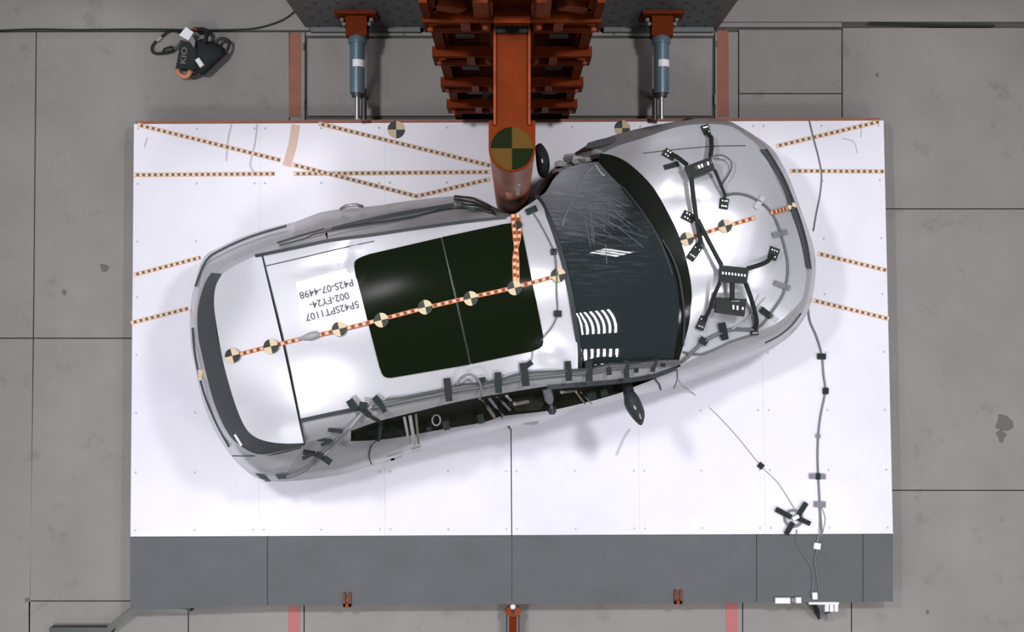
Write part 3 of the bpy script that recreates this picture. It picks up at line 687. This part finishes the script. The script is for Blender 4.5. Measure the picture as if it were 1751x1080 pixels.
# windscreen, seal and cowl
g_top = [(920,337),(935,330),(949,303),(972,286),(999,279),(1022,276)]
g_front = [(1022,276),(1047,303),(1074,330),(1102,367),(1124,400),(1148,450),(1160,497),(1160,553),(1151,617)]
g_bot = [(1151,617),(1095,622),(1043,628),(988,632)]
ws = G().panel(list(reversed(cr(wsed, 4))) + cr([(918,338),(933,328),(949,303),(972,286),(999,279),(1022,276)], 4)[1:] + cr(g_front, 4)[1:] + cr(g_bot, 4)[1:-1], ZW, 12, .012).make('windscreen', M['windscreen'], car)
G().ribbon(cr([(916,333),(928,350),(941,378),(954,415),(965,455),(976,505),(985,560),(990,600),(991,632)], 4), 8, ZW, .010, .006).make('windscreen_seal', M['trim'], ws)
for a, w in (([(1015,284),(1000,300),(985,330),(970,360),(962,385)], 3.0), ([(1018,281),(1028,296),(1034,300)], 3)):
    G().ribbon(cr(a, 4), w, ZW, .003, .001).make('crack', M['airbag'] if len(a) == 3 else M['greytape'], ws)
cr_ = random.Random(3)
for k in range(26):
    x = cr_.uniform(975, 1040); y = cr_.uniform(320, 400); L = cr_.uniform(30, 85); a = math.radians(cr_.uniform(8, 40))
    pts = [(x + L * t * math.cos(a) , y + L * t * math.sin(a) + 2.5 * math.sin(3 * t + k)) for t in (0, .33, .66, 1)]
    if pts[-1][0] < 1095 + (pts[-1][1] - 380) * .5: G().ribbon(cr(pts, 3), cr_.uniform(.4, .8), ZW, .003, .0006).make('crack', M['crackm'], ws)
for k in range(7):
    x = cr_.uniform(985, 1060); y = cr_.uniform(330, 420); L = cr_.uniform(25, 60); a = math.radians(cr_.uniform(75, 100))
    pts = [(x + L * t * math.cos(a) , y + L * t * math.sin(a) + 2 * math.sin(3 * t + k)) for t in (0, .33, .66, 1)]
    G().ribbon(cr(pts, 3), .7, ZW, .003, .0006).make('crack', M['greytape'], ws)
cow_out = [(1027,262),(1052,267),(1080,283),(1116,319),(1144,367),(1163,408),(1177,458),(1183,500),(1181,530),(1178,555),(1169,589),(1160,619)]
zc = lambda x, y: min(ZH(x, y), ZW(x, y)) + .004
G().panel(cr(cow_out, 4) + [(1151,619)] + cr(list(reversed(g_front)), 4)[1:], ZH, 10, .03, .003).make('cowl', M['glove'], car)
G().tube([P(x, y, ZH(x, y) + .03) for x, y in cr([(1168,590),(1170,540),(1163,480),(1150,440),(1133,410)], 4)], .009, 8).make('wiper', M['trim'], car)
G().tube([P(x, y, ZH(x, y) + .03) for x, y in cr([(1150,470),(1130,415),(1100,365),(1065,320)], 4)], .009, 8).make('wiper', M['trim'], car)
# bonnet
bon = cr([nodes[i][1] for i in range(23, 43)], 4)
G().panel(cr(cow_out, 4) + bon[1:-1], ZH, 13, .02, .0).make('hood', M['paint'], car)
seam([(1100,262),(1160,255),(1220,250),(1275,249)], ZH, 1.6)
# dark grille strip between bonnet and bumper
gi = [(1299,256),(1315,279),(1331,312),(1351,360),(1362,392),(1372,425),(1379,458)]; go = [(1312,254),(1328,279),(1344,308),(1364,358),(1374,388),(1382,420),(1388,460)]
G().loft([wl([(x, y, 1.118) for x, y in gi]), wl([((a[0]+b[0])/2, (a[1]+b[1])/2, 1.135) for a, b in zip(gi, go)]), wl([(x, y, 1.10) for x, y in go])]).make('grille_strip', M['trim'], car)
G().ribbon(cr([(1308,586),(1330,575),(1352,558),(1370,535)], 4), 3, lambda x, y: 1.12, .02).make('headlamp_edge', M['trim'], car)
# tail bumper crease, lamp bits near the lower left corner
G().ribbon(cr([(329,560),(334,610),(348,670),(369,722),(392,764)], 4), 3.5, lambda x, y: 1.12, .02).make('bumper_crease', M['trim'], car)
G().ribbon(cr([(334,490),(352,446),(380,426),(430,404),(490,386)], 4), 4, lambda x, y: 1.05, .03).make('bumper_crease', M['trim'], car)
G().panel([(436,809),(452,811),(462,822),(446,818)], lambda x, y: 1.02, 6).make('lamp', M['trim'], car)
G().panel([(470,811),(495,810),(492,818),(476,819)], lambda x, y: 1.05, 6).make('lamp', M['trim'], car)
G().panel([(338,632),(346,632),(345,650),(340,650)], lambda x, y: 1.18, 6).make('tail_mark', M['cream'], car)
G().ribbon(cr([(640,790),(690,776),(722,765)], 4), 3, .97, .02).make('sill_edge', M['paint2'], car)
# near side openings: pillars, hinges, torn trim seen through the windows
def zwin(y, x=0): return 1.62
for (x0, y0, x1, y1, w, mt, nm) in [(691,712,700,757,5,'airbag','pillar_strap'),(701,710,709,760,6,'airbag','pillar_strap'),(711,708,716,758,4,'tan','pillar_strap'),
        (824,682,845,712,6,'tan','pillar_brace'),(836,680,860,710,5,'greytape','pillar_brace'),(848,676,872,700,5,'greytape','pillar_brace'),(866,676,879,690,5,'airbag','hinge'),
        (935,664,944,702,16,'greytape','pillar_cover'),(985,670,1000,690,3,'tan','torn_wire'),(993,670,1012,690,2,'tan','torn_wire'),(880,690,920,684,7,'tan','seat_edge'),(960,670,990,666,6,'tan','seat_edge')]:
    G().tube([P(x0, y0, 1.66), P((x0 + x1) / 2, (y0 + y1) / 2, 1.52), P(x1, y1, 1.30)], w / 2 / 240, 6).make(nm, M[mt], car)
G().panel([(868,690),(880,672),(925,664),(930,690),(925,700),(885,703)], lambda x, y: 1.50, 8, .02).make('seat_back', M['interior'], car)
rp = [P(746 + 7 * math.cos(t), 718 + 9 * math.sin(t), 1.54) for t in [k * math.pi / 8 for k in range(17)]]
G().tube(rp, .006, 6).make('grab_ring', M['greytape'], car)
for x, y, w, h in ((763,727,11,16),(822,716,11,16),(1012,676,15,14),(1033,671,12,12),(905,690,14,9),(733,733,9,7)):
    G().patch(x, y, w, h, -14, lambda a, b: 1.36, .03).make('tape_square', M['tape'], car)
for x, y, w in ((908,725,26),(930,716,10),(678,783,20),(713,770,16),(668,786,14)):
    G().patch(x, y, w, 4, -16, lambda a, b: .93, .02).make('torn_edge', M['airbag'], car)
G().panel([(640,722),(690,710),(690,745),(645,752),(620,748)], lambda x, y: 1.48, 8, .02).make('quarter_glass', M['glove'], car)
# door mirrors
def mirror(outl, z, mts, label=None):
    r = car; g = G(); cx = sum(p[0] for p in outl) / len(outl); cy = sum(p[1] for p in outl) / len(outl)
    o = cr(outl + [outl[0]], 4)[:-1]; n = len(o); rings = []
    for s, dz in ((.55, -.085), (.92, -.06), (1.0, 0), (.86, .05), (.5, .085), (.12, .098)):
        rings.append([P(cx + (x - cx) * s, cy + (y - cy) * s, z + dz) for x, y in o])
    for rr in rings: rr.append(rr[0])
    g.loft(rings); return g.make('door_mirror', mts, car, label=label)
m1 = mirror([(1067,672),(1080,666),(1093,680),(1102,703),(1101,719),(1095,727),(1080,713),(1068,693)], 1.34, M['trim'])
G().tube([P(1070, 652, 1.27), P(1075, 670, 1.32), P(1078, 688, 1.34)], .04, 10).make('mirror_arm', M['blackp'], m1)
G().ribbon(cr([(1086,685),(1091,700),(1096,716)], 4), 3, 1.437, -.012, .002).make('mirror_gloss', M['steel'], m1)  # bright strip standing in for the gloss highlight on the mirror housing
mirror([(915,250),(925,245),(937,262),(940,285),(934,303),(922,300),(917,280)], 1.22, M['blackp'], 'torn far-side mirror beside the pole')
# torn sheet around the pole notch
rr = random.Random(5)
for k in range(16):
    x = rr.uniform(938, 1025); y = 290 - (x - 938) * .42 + rr.uniform(-9, 14); s = rr.uniform(7, 15)
    z = rr.uniform(1.12, 1.26); t = rr.uniform(0, 6.28)
    pts = [(x + s * math.cos(t + q) * rr.uniform(.6, 1.1), y + s * .6 * math.sin(t + q) * rr.uniform(.6, 1.1)) for q in (0, 1.3, 2.5, 3.8, 5)]
    ax, ay = rr.uniform(-.004, .004), rr.uniform(-.004, .004)
    G().panel(pts, lambda a, b: z + (a - x) * ax + (b - y) * ay, 6, .006).make('torn_metal', M['dust'] if k % 3 else M['greytape'], car)
G().panel(cr([(1005,244),(1030,237),(1052,234),(1050,243),(1022,251),(1000,254)], 3), lambda x, y: 1.17, 7, .02).make('torn_liner', M['trim'], car)
# tape strips and targets on the car
G().ribbon(cr([(388,611),(450,595),(515,579)], 5), 7, ZR, .005, .001).make('measuring_tape', M['cartape'], car)
G().ribbon(cr([(543,573),(620,554),(720,528),(800,509),(880,491),(966,467)], 6), 7, ZR, .0165, .001).make('measuring_tape', M['cartape'], car)
G().ribbon(cr([(877,366),(880,400),(884,440),(885,488)], 5), 7.5, ZR, .0185, .001).make('measuring_tape', M['cartape'], car)
G().ribbon(cr([(885,366),(888,400),(880,440),(881,488)], 5), 7.5, ZR, .0175, .001).make('measuring_tape', M['cartape'], car)
G().ribbon(cr([(1170,410),(1230,390),(1291,372)], 5), 7, ZH, .005, .001).make('measuring_tape', M['cartape'], car)
G().ribbon(cr([(1318,364),(1340,358),(1362,351)], 5), 7, lambda x, y: max(ZH(x, y), 1.12), .03, .001).make('measuring_tape', M['cartape'], car)
for x, y in ((397,608),(463,592),(580,562),(652,547),(727,525),(805,510),(880,492),(955,470)):
    G().disc(x, y, 12.5, ZR, ang=math.radians(-14), off=.021).make('target_marker', [M['markblack'], M['cream']], car)
for x, y in ((1175,408),(1240,386)):
    G().disc(x, y, 12, ZH, ang=math.radians(-16), off=.012).make('target_marker', [M['markblack'], M['cream']], car)
G().disc(1354, 352, 7, lambda x, y: 1.16, ang=.3, off=.01).make('target_marker', [M['markblack'], M['cream']], car)
G().disc(886, 384, 7, ZR, ang=.3, off=.022).make('target_marker', [M['markblack'], M['markblack']], car)
# roof fin
g = G(); g.tube([P(x, y, ZR(x, y) + h) for x, y, h in ((508,580,0),(520,577,.012),(532,574,.028),(543,571,.02),(547,570,0))], .02, 10, rs=[.004, .016, .026, .022, .006])
g.make('antenna_fin', M['ltcable'], car)
# printed sheet on the roof
sheet = G().panel([(510,491),(599,468),(622,530),(516,556)] if False else [(506,482),(594,458),(607,466),(621,531),(516,555)], ZR, 12, .001, .004).make('label_sheet', M['white'], car, label='white sheet with three upside-down printed lines')
def text_on(body, x0, y0, x1, y1, size_px, zf, m, parent):
    cu = bpy.data.curves.new('t', 'FONT'); cu.body = body; cu.size = 1.0; cu.offset = .014; cu.resolution_u = 3
    ob = bpy.data.objects.new('t', cu); C.objects.link(ob)
    dg = bpy.context.evaluated_depsgraph_get(); me = bpy.data.meshes.new_from_object(ob.evaluated_get(dg))
    xs = [v.co.x for v in me.vertices]; lo, hi = min(xs), max(xs)
    L = math.hypot(x1 - x0, y1 - y0); ux, uy = (x1 - x0) / L, (y1 - y0) / L; nx, ny = uy, -ux      # up for the reader
    g = G(); vs = []
    for v in me.vertices:
        t = (v.co.x - lo) / (hi - lo) * L; h = v.co.y * size_px
        a, b = x0 + ux * t + nx * h, y0 + uy * t + ny * h; vs.append(P(a, b, zf(a, b) + .0065))
    fs = []
    for p in me.polygons:
        f = list(p.vertices); n = (vs[f[1]] - vs[f[0]]).cross(vs[f[2]] - vs[f[0]]); fs.append(tuple(f) if n.z >= 0 else tuple(reversed(f)))
    g.add(vs, fs, smooth=False); g.make('printed_line', m, parent)
    bpy.data.objects.remove(ob); bpy.data.meshes.remove(me)
text_on('5P42SPT1107', 612, 514, 521, 538, 17, ZR, M['ink'], sheet)
text_on('002-FY24-', 595, 499, 528, 517, 17, ZR, M['ink'], sheet)
text_on('P42S-07-4498', 602, 477, 511, 500, 17, ZR, M['ink'], sheet)

# ------------------------------------------------------------------ cables on the car
def cable(name, pts, r, m, label, cat='cable', group=None, per=5, extra=None):
    t = thing(name, P(pts[0][0], pts[0][1], pts[0][2]), label, cat, group)
    G().tube([P(*p) for p in cr(pts, per)], r, 7).make('strand', m, t)
    return t
def sub(t, pts, r, m, name='strand'): G().tube([P(*p) for p in cr(pts, 5)], r, 7).make(name, m, t)
def tp(t, x, y, w, h, ang, zf, m='tape', off=.03): 
    G().patch(x, y, w, h, ang, zf if callable(zf) else (lambda a, b: zf), off).make('tape_patch', M[m], t)
rail = [(640,691),(660,687),(700,679),(755,668),(784,662),(825,656),(856,650),(897,642),(969,635),(1006,632),(1043,626),(1070,623),(1095,621),(1125,619),(1158,618)]
rz = [(x, y, zside(x) + .035) for x, y in rail]
cb = cable('cable_bundle', rz, .016, M['greycable'], 'thick grey cable bundle taped along the near roof rail of the car', group=None)
sub(cb, [(x, y + 5, z) for x, y, z in rz], .012, M['greycable']); sub(cb, [(x, y - 4 + (3 if i % 3 else 0), z + .01) for i, (x, y, z) in enumerate(rz[1:-1])], .009, M['dksteel'])
for x, y, w, h, a, mt in ((766,666,40,12,84,'tape'),(852,654,36,12,88,'tape'),(897,640,40,13,83,'tape'),(824,649,13,8,-10,'tape'),(972,634,34,11,86,'tape'),(1007,634,36,12,88,'tape'),(1041,634,14,9,80,'tape'),
                      (1071,631,30,10,88,'tape'),(1088,633,8,8,0,'tape'),(1118,626,20,8,105,'tape'),(1134,624,8,7,0,'tape'),(645,684,16,11,50,'tape'),(653,695,22,9,60,'tape')):
    tp(cb, x, y, w, h, a, lambda p, q: zside(p), mt, .056)
cl = cable('coiled_wire', [(783,657,1.93),(788,646,1.96),(800,640,1.98),(812,643,1.98),(821,655,1.95),(823,672,1.88),(820,682,1.80)], .008, M['greytape'], 'small loop of wire rising over the near roof rail by the sunroof', cat='wire')
tl = cable('tail_cable', [(640,688,1.90),(622,703,1.86),(606,720,1.82),(590,737,1.78),(572,755,1.62),(552,772,1.45),(538,786,1.32),(526,800,1.2),(505,811,1.1),(492,815,1.05)], .015, M['greytape'], 'grey cable running down the near rear corner of the car')
sub(tl, [(636,694,1.90),(616,710,1.85),(598,732,1.80),(578,756,1.62),(556,776,1.45),(544,788,1.33),(530,804,1.2)], .011, M['ltcable'])
for x, y, w, h, a, z in ((602,692,20,13,60,1.89),(621,693,14,12,10,1.90),(625,704,20,10,40,1.88),(575,736,28,7,6,1.76),(555,752,26,6,5,1.66),(558,757,20,6,-25,1.67),(529,774,22,9,10,1.47),(527,779,22,7,-25,1.48),(556,784,24,11,35,1.42),(546,778,12,10,30,1.45)):
    tp(tl, x, y, w, h, a, z, off=.02)
dw = cable('dark_wire', [(622,704,1.90),(636,713,1.90),(650,722,1.84),(650,735,1.68),(648,752,1.42)], .012, M['blackp'], 'black wire hanging over the near rear side window of the car', cat='wire')
sub(dw, [(648,752,1.42),(636,760,1.26),(631,778,1.12),(635,793,1.0)], .005, M['dksteel'])
rw = cable('roof_wire', [(909,360,ZR(909,360)+.012),(925,385,ZR(925,385)+.015),(947,430,ZR(947,430)+.015),(952,470,ZR(952,470)+.03),(952,500,ZR(952,500)+.012),(953,536,ZR(953,536)+.012),(943,560,ZR(943,560)+.012),(925,582,ZR(925,582)+.02)], .0045, M['greycable'], 'thin wire taped across the roof just behind the windscreen', cat='wire')
sub(rw, [(911,600,ZR(911,600)+.012),(910,612,ZR(910,612)+.012),(905,622,ZR(905,622)+.012)], .0045, M['ltcable'])
for x, y, w, h, a in ((909,359,20,11,-22),(947,430,10,11,0),(954,536,13,11,0),(905,622,12,9,-35)): tp(rw, x, y, w, h, a, ZR, off=.022)

# ------------------------------------------------------------------ recorders on the bonnet
def zh(x, y, d): return (x, y, ZH(x, y) + d)
def bar(pts, w=.022, h=.10): return G().tube([P(x, y, ZH(x, y) + h) for x, y in pts], w / 2, 8)
def foot(t, x, y, w, h, ang):
    f = G(); a = math.radians(-ang); c = P(x, y, ZH(x, y) + .015)
    f.bbox(c, (w / 235, h / 235, .026), a, .004); fo = f.make('foot_plate', M['blackp'], t)
    g = G()
    for u in (-.25, .0, .25):
        for v in (-.25, .25):
            q = c + Matrix.Rotation(a, 3, 'Z') @ Vector((u * w / 235, v * h / 235, .013)); g.lathe(q, [(.005, 0), (.005, .003)], 6)
    g.make('hole', M['steel'], fo, kind='stuff')
def quad(pts, z, th, m, t, name): 
    return G().prism([tuple(P(a, b, z))[:2] for a, b in pts], z - th, z).make(name, m, t)
ra = thing('recorder_rig', P(1198, 290, ZH(1198, 290)), 'black sensor box on four legs on the hood near the windscreen, upper one', 'sensor')
bx = quad([(1172,284),(1215,268),(1223,289),(1181,305)], ZH(1198, 288) + .15, .07, M['blackp'], ra, 'recorder_box')
for k in range(6):
    x, y = 1190 + k * 5.2, 287 - k * 1.9; c = P(x, y, ZH(1198, 288) + .151); G().box(c, (.012, .022, .006), .3).make('socket', M['steel'] if k in (1, 2, 4) else M['black'], bx)
G().tube([P(*zh(1215, 268, .12)), P(*zh(1217, 250, .11)), P(*zh(1216, 235, .08)), P(*zh(1208, 226, .02))], .016, 8).make('leg', M['blackp'], ra)
G().tube([P(*zh(1174, 281, .12)), P(*zh(1156, 267, .08)), P(*zh(1146, 265, .02))], .016, 8).make('leg', M['blackp'], ra)
G().tube([P(*zh(1222, 290, .12)), P(*zh(1231, 312, .09)), P(*zh(1240, 334, .05)), P(*zh(1237, 345, .02))], .012, 8).make('leg', M['blackp'], ra)
G().tube([P(*zh(1182, 303, .12)), P(*zh(1186, 340, .10)), P(*zh(1191, 375, .09)), P(*zh(1198, 410, .06)), P(*zh(1192, 426, .02))], .016, 8).make('leg', M['blackp'], ra)
G().tube([P(*zh(1193, 378, .08)), P(*zh(1180, 373, .02))], .012, 8).make('brace', M['blackp'], ra)
for f in ((1207,222,12,17,-15),(1144,264,20,13,35),(1238,348,14,17,8),(1177,370,20,14,28),(1188,431,14,28,35)): foot(ra, *f)
tp(ra, 1148, 283, 26, 9, -15, ZH, off=.01)
G().tube([P(*zh(x, y, h)) for x, y, h in cr([(1216,268,.13),(1232,265,.12),(1247,272,.09),(1251,284,.07),(1246,298,.07),(1234,316,.06)], 4)], .006, 7).make('loop_wire', M['greycable'], ra)
rb = thing('recorder_rig', P(1252, 500, ZH(1252, 500)), 'black sensor plate and box on spread legs on the hood, lower one', 'sensor')
pl = quad([(1231,453),(1281,458),(1277,485),(1229,482)], ZH(1255, 468) + .13, .03, M['blackp'], rb, 'mounting_plate')
for k in range(8):
    G().box(P(1236 + k * 5.4, 466.5 + k * .6, ZH(1255, 468) + .131), (.010, .016, .004)).make('socket', M['steel'], pl)
bx2 = quad([(1226,508),(1277,511),(1273,541),(1224,534)], ZH(1250, 525) + .12, .06, M['blackp'], rb, 'recorder_box')
for k, x in enumerate((1254, 1261, 1270)): G().box(P(x, 525 + k, ZH(1250, 525) + .121), (.012, .03 if k < 2 else .02, .006)).make('socket', M['steel'], bx2)
G().box(P(1257, 514.5, ZH(1250, 525) + .121), (.06, .008, .004)).make('label_strip', M['greytape'], bx2)
for pts, w in (([(1193,375,.09),(1212,413,.11),(1234,454,.12)], .016), ([(1278,459,.11),(1298,453,.10),(1313,446,.06),(1320,437,.02)], .016), ([(1231,483,.11),(1222,503,.09),(1212,532,.05),(1203,548,.02)], .014),
               ([(1275,484,.11),(1285,512,.09),(1294,548,.05),(1290,562,.02)], .016), ([(1252,482,.11),(1252,512,.10)], .018)):
    G().tube([P(*zh(*p)) for p in cr(pts, 4)], w, 8).make('leg', M['blackp'], rb)
for f in ((1322,433,17,20,20),(1200,552,13,24,20),(1290,565,12,16,-5)): foot(rb, *f)
hc = cable('hood_cable', [zh(1240,333,.02),zh(1262,331,.012),zh(1285,337,.012),zh(1310,353,.012),zh(1327,378,.012),zh(1338,410,.012),zh(1346,445,.012),zh(1346,475,.012),zh(1338,505,.012),zh(1322,530,.012),zh(1305,553,.012),zh(1294,562,.015)], .009, M['greycable'], 'dark cable curving over the front of the hood')
for x, y, w, h, a, mt in ((1299,346,24,9,125,'scuff'),(1334,399,26,9,-15,'greytape'),(1338,488,28,9,20,'greytape'),(1310,535,22,11,38,'tape'),(1326,545,10,8,35,'scuff')): tp(hc, x, y, w, h, a, ZH, mt, .022)
hb = cable('fender_cable', [zh(1290,563,.02),zh(1268,563,.015),zh(1250,563,.015),zh(1225,572,.018),zh(1203,584,.018),zh(1185,601,.02),zh(1168,617,.03),(1160,621,1.34)], .013, M['greycable'], 'grey cable along the near edge of the hood into the windscreen corner')
sub(hb, [zh(1284,573,.012),zh(1250,584,.012),zh(1220,598,.012),zh(1195,606,.015),zh(1168,602,.02)], .007, M['greycable']); sub(hb, [zh(1250,563,.02),zh(1275,548,.02),zh(1290,530,.03),zh(1308,508,.05)], .006, M['ltcable'])
for x, y, w, h, a in ((1237,566,30,13,78),(1203,583,15,12,30)): tp(hb, x, y, w, h, a, ZH, off=.034)

# ------------------------------------------------------------------ cables on the deck
dc = cable('deck_cable', [(x, y, ZD + .006) for x, y in ((1384,206),(1391,235),(1400,270),(1405,300),(1402,335),(1396,365),(1391,395))], .006, M['greytape'], 'thin grey cable crossing the deck from its top edge to the car nose')
d2 = cable('deck_cable', [(x, y, ZD + .007) for x, y in ((1381,505),(1384,545),(1396,575),(1405,606),(1408,640),(1411,668),(1403,710),(1399,745),(1398,785),(1400,830),(1402,865),(1405,912))], .0085, M['greytape'], 'grey cable taped down the deck from the car nose to the dark boards')
sub(d2, [(x, y, ZD + .004) for x, y in ((1400,865),(1401,890),(1400,914),(1396,932))], .004, M['ltcable']); sub(d2, [(x, y, ZD + .004) for x, y in ((1404,865),(1411,885),(1408,905),(1404,916))], .004, M['ltcable'])
for x, y, w, h, mt in ((1405,609,15,10,'tape'),(1412,668,10,11,'tape'),(1399,745,8,6,'greytape'),(1398,814,28,9,'greytape'),(1402,862,20,10,'greytape'),(1399,814,8,11,'tape')):
    tp(d2, x, y, w, h, 2, ZD, mt, .018 if mt == 'greytape' else .021)
tw_ = cable('deck_wire', [(x, y, z) for x, y, z in ((1163,655,1.0),(1168,662,.5),(1185,672,ZD+.01),(1225,708,ZD+.004),(1262,748,ZD+.004),(1301,796,ZD+.004),(1330,825,ZD+.004),(1358,868,ZD+.01))], .0035, M['ltcable'], 'thin pale wire from the near fender diagonally over the deck', cat='wire')
tp(tw_, 1301, 796, 10, 10, 40, ZD, off=.012)
st = thing('taped_connector', P(1357, 886, ZD), 'cable splice held down by a star of dark tape at the deck lower right', 'connector')
g = G(); rp = [(1357 + 15 * math.cos(t), 886 + 14 * math.sin(t), ZD + .018) for t in [k * math.pi / 8 for k in range(17)]]
G().tube([P(*p) for p in rp], .010, 7).make('coil', M['greytape'], st)
G().bbox(P(1360, 884, ZD + .02), (.06, .035, .035), .5, .004).make('plug', M['steel'], st)
for x, y, w, h, a in ((1340,877,30,9,28),(1372,870,26,9,-58),(1374,890,26,8,24),(1350,903,24,9,-60)): tp(st, x, y, w, h, a, ZD, 'tape', .03)
w3 = cable('board_wire', [(x, y, .256) for x, y in ((1362,905),(1364,930),(1378,952),(1389,972),(1390,995),(1388,1018))], .004, M['greytape'], 'thin grey wire wandering over the dark boards, left of the white tag', cat='wire')
w4 = cable('board_wire', [(x, y, .256) for x, y in ((1397,938),(1394,960),(1397,985),(1400,1005),(1397,1020))], .004, M['greytape'], 'thin grey wire hanging below the white tag on the dark boards', cat='wire')
G().bbox(P(1397, 933, .262), (.055, .05, .028), -.15, .004).make('wire_tag', M['bwhite'], w4)
pb = thing('connector_block', P(1410, 1040, .0), 'cluster of white plugs with a black knot below the dark boards, right', 'connector')
G().box(P(1408, 1030, .2), (.24, .02, .03)).make('bracket', M['bwhite'], pb)
for x in (1413, 1421, 1429): G().bbox(P(x, 1038, .2), (.03, .06, .04), 0, .003).make('plug', M['bwhite'], pb)
G().bbox(P(1393, 1018, .27), (.04, .055, .03), 0.1, .003).make('plug', M['bwhite'], pb)
for k in range(4):
    x = 1390 + k * 5; G().tube([P(x, 1034, .2), P(x + 4, 1044, .14), P(x + 10 - 4 * k, 1056, .05)], .011, 7).make('lead', M['blackp'] if k < 2 else M['greytape'], pb)
G().bbox(P(1417, 1052, .08), (.035, .05, .03), .3, .003).make('plug', M['greytape'], pb)
wb = thing('white_block', P(1338, 1026, .245), 'long white plastic block lying on the near edge of the dark boards', 'block')
G().bbox(P(1338, 1026, .265), (.12, .046, .03), 0, .004).make('body', M['bwhite'], wb); G().box(P(1356, 1025, .26), (.035, .03, .02)).make('clip', M['greytape'], wb)
wb2 = G().bbox(P(1365, 1025.5, .262), (.045, .046, .026), 0, .005).make('white_cube', M['bwhite'], label='small white plastic block right of the long white block', cat='block')

# ------------------------------------------------------------------ kit bag and cables at the upper left
c0 = P(322, 90, 0)
bag = thing('tool_pouch', P(322, 95, 0), 'black pouch with pale lettering and an orange strap, under the white paper packet', 'bag')
G().prism([tuple(P(a, b, .10))[:2] for a, b in ((309,68),(335,76),(336,118),(301,114))], 0, .10).make('pouch', M['blackp'], bag)
G().prism([tuple(P(a, b, .112))[:2] for a, b in ((302,109),(335,113),(335,119),(300,116))], .08, .112).make('hem', M['tape'], bag)
g = G(); bt = bpy.data.materials['printed_ink']
M['letter'] = mat('pale_pouch_print', (.20, .18, .17), .8)
text_on('KIO', 317, 109, 320, 81, 13, lambda x, y: .096, M['letter'], bag)
G().tube([P(x, y, z) for x, y, z in cr([(303,117,.09),(305,125,.06),(314,131,.04),(322,129,.05),(326,120,.08)], 4)], .020, 8).make('orange_strap', M['orangep'], bag)
bag2 = thing('cable_bag', P(352, 95, 0), 'black bulky cable bag with round handle, right of the pair on the floor', 'bag')
o = cr([(336,70),(345,66),(356,70),(372,74),(387,88),(383,96),(366,112),(348,128),(336,120),(334,95)], 3)
g = G(); rings = []
for s, z in ((1.0, 0), (1.0, .10), (.9, .17), (.6, .20), (.2, .21)):
    rings.append([P(356 + (x - 356) * s, 96 + (y - 96) * s, z) for x, y in o] + [P(356 + (o[0][0] - 356) * s, 96 + (o[0][1] - 96) * s, z)])
g.loft(rings); g.add(rings[-1][:-1], [tuple(range(len(o)))]); g.make('bag_body', M['tape'], bag2)
G().tube([P(x, y, .12) for x, y in cr([(370,80),(372,69),(382,66),(391,71),(390,82),(384,92)], 4)], .014, 8).make('handle', M['black'], bag2)
G().tube([P(x, y, .05) for x, y in cr([(340,120),(326,128),(328,133),(345,127),(354,120)], 4)], .010, 8).make('strap', M['black'], bag2)
G().tube([P(x, y, z) for x, y, z in cr([(335,52,.10),(345,50,.14),(354,54,.16),(352,66,.18),(350,75,.19)], 4)], .018, 8).make('top_strap', M['black'], bag2)
G().box(P(340, 50, .12), (.09, .03, .02), -.1).make('orange_tab', M['orange_worn'], bag2)
G().bbox(P(341.5, 107, .20), (.04, .075, .02), .6, .004).make('white_tag', M['bwhite'], bag2)
pp = thing('paper_packet', P(320, 62, .12), 'white folded paper packet lying on top of the black pouch', 'paper')
G().prism([tuple(P(a, b, .17))[:2] for a, b in ((318,46),(331,55),(322,69),(306,60))], .12, .17).make('packet', M['white'], pp)
G().prism([tuple(P(a, b, .16))[:2] for a, b in ((322,68),(328,60),(334,70),(332,82))], .115, .16).make('packet_tail', M['greytape'], pp)
pc = cable('power_cable', [(x, y, .03) for x, y in ((308,56),(292,52),(275,64),(262,76),(260,86),(266,91),(280,91))], .011, M['blackp'], 'black power cable looping out left of the black pouch', cat='cable')
G().tube([P(x, y, .035) for x, y in ((278, 91), (283, 87), (294, 84), (299, 84))], .03, 10, rs=[.012, .028, .028, .014]).make('plug', M['black'], pc)
sub(pc, [(297,85,.03),(305,78,.06),(310,70,.1)], .012, M['greycable'])
G().tube([P(x, y, .03) for x, y in ((268, 70), (276, 63))], .014, 8).make('cable_sleeve', M['ltcable'], pc)
cable('floor_cable', [(x, y, .055) for x, y in ((-20,53),(60,50),(130,51),(230,50),(330,51),(400,51),(440,48),(475,38),(495,27),(506,15),(508,0),(508,-20))], .007, M['blackp'], 'long black cable along the floor step behind the bags, curling up to the barrier')
cable('joint_cable', [(x, y, .05) for x, y in ((1485,39),(1560,41),(1620,43),(1700,44))], .008, M['blackp'], 'black cable lying in the floor step at the upper right')
# dark stains on the floor slabs
for x, y, r in ((1500,128,3),(1716,722,14),(1712,745,8),(46,1025,4),(110,500,4),(178,458,7),(1586,1046,3)):
    pts = [(x + r * (1 + .3 * math.sin(3 * t + x)) * math.cos(t), y + r * 1.2 * (1 + .25 * math.cos(2 * t + y)) * math.sin(t)) for t in [k * math.pi / 8 for k in range(16)]]
    if 'stain' not in M: M['stain'] = mat('floor_stain', (.14, .132, .125), .8)
    G().prism([tuple(P(a, b, 0))[:2] for a, b in pts], 0, .0008).make('stain', M['stain'], fl)
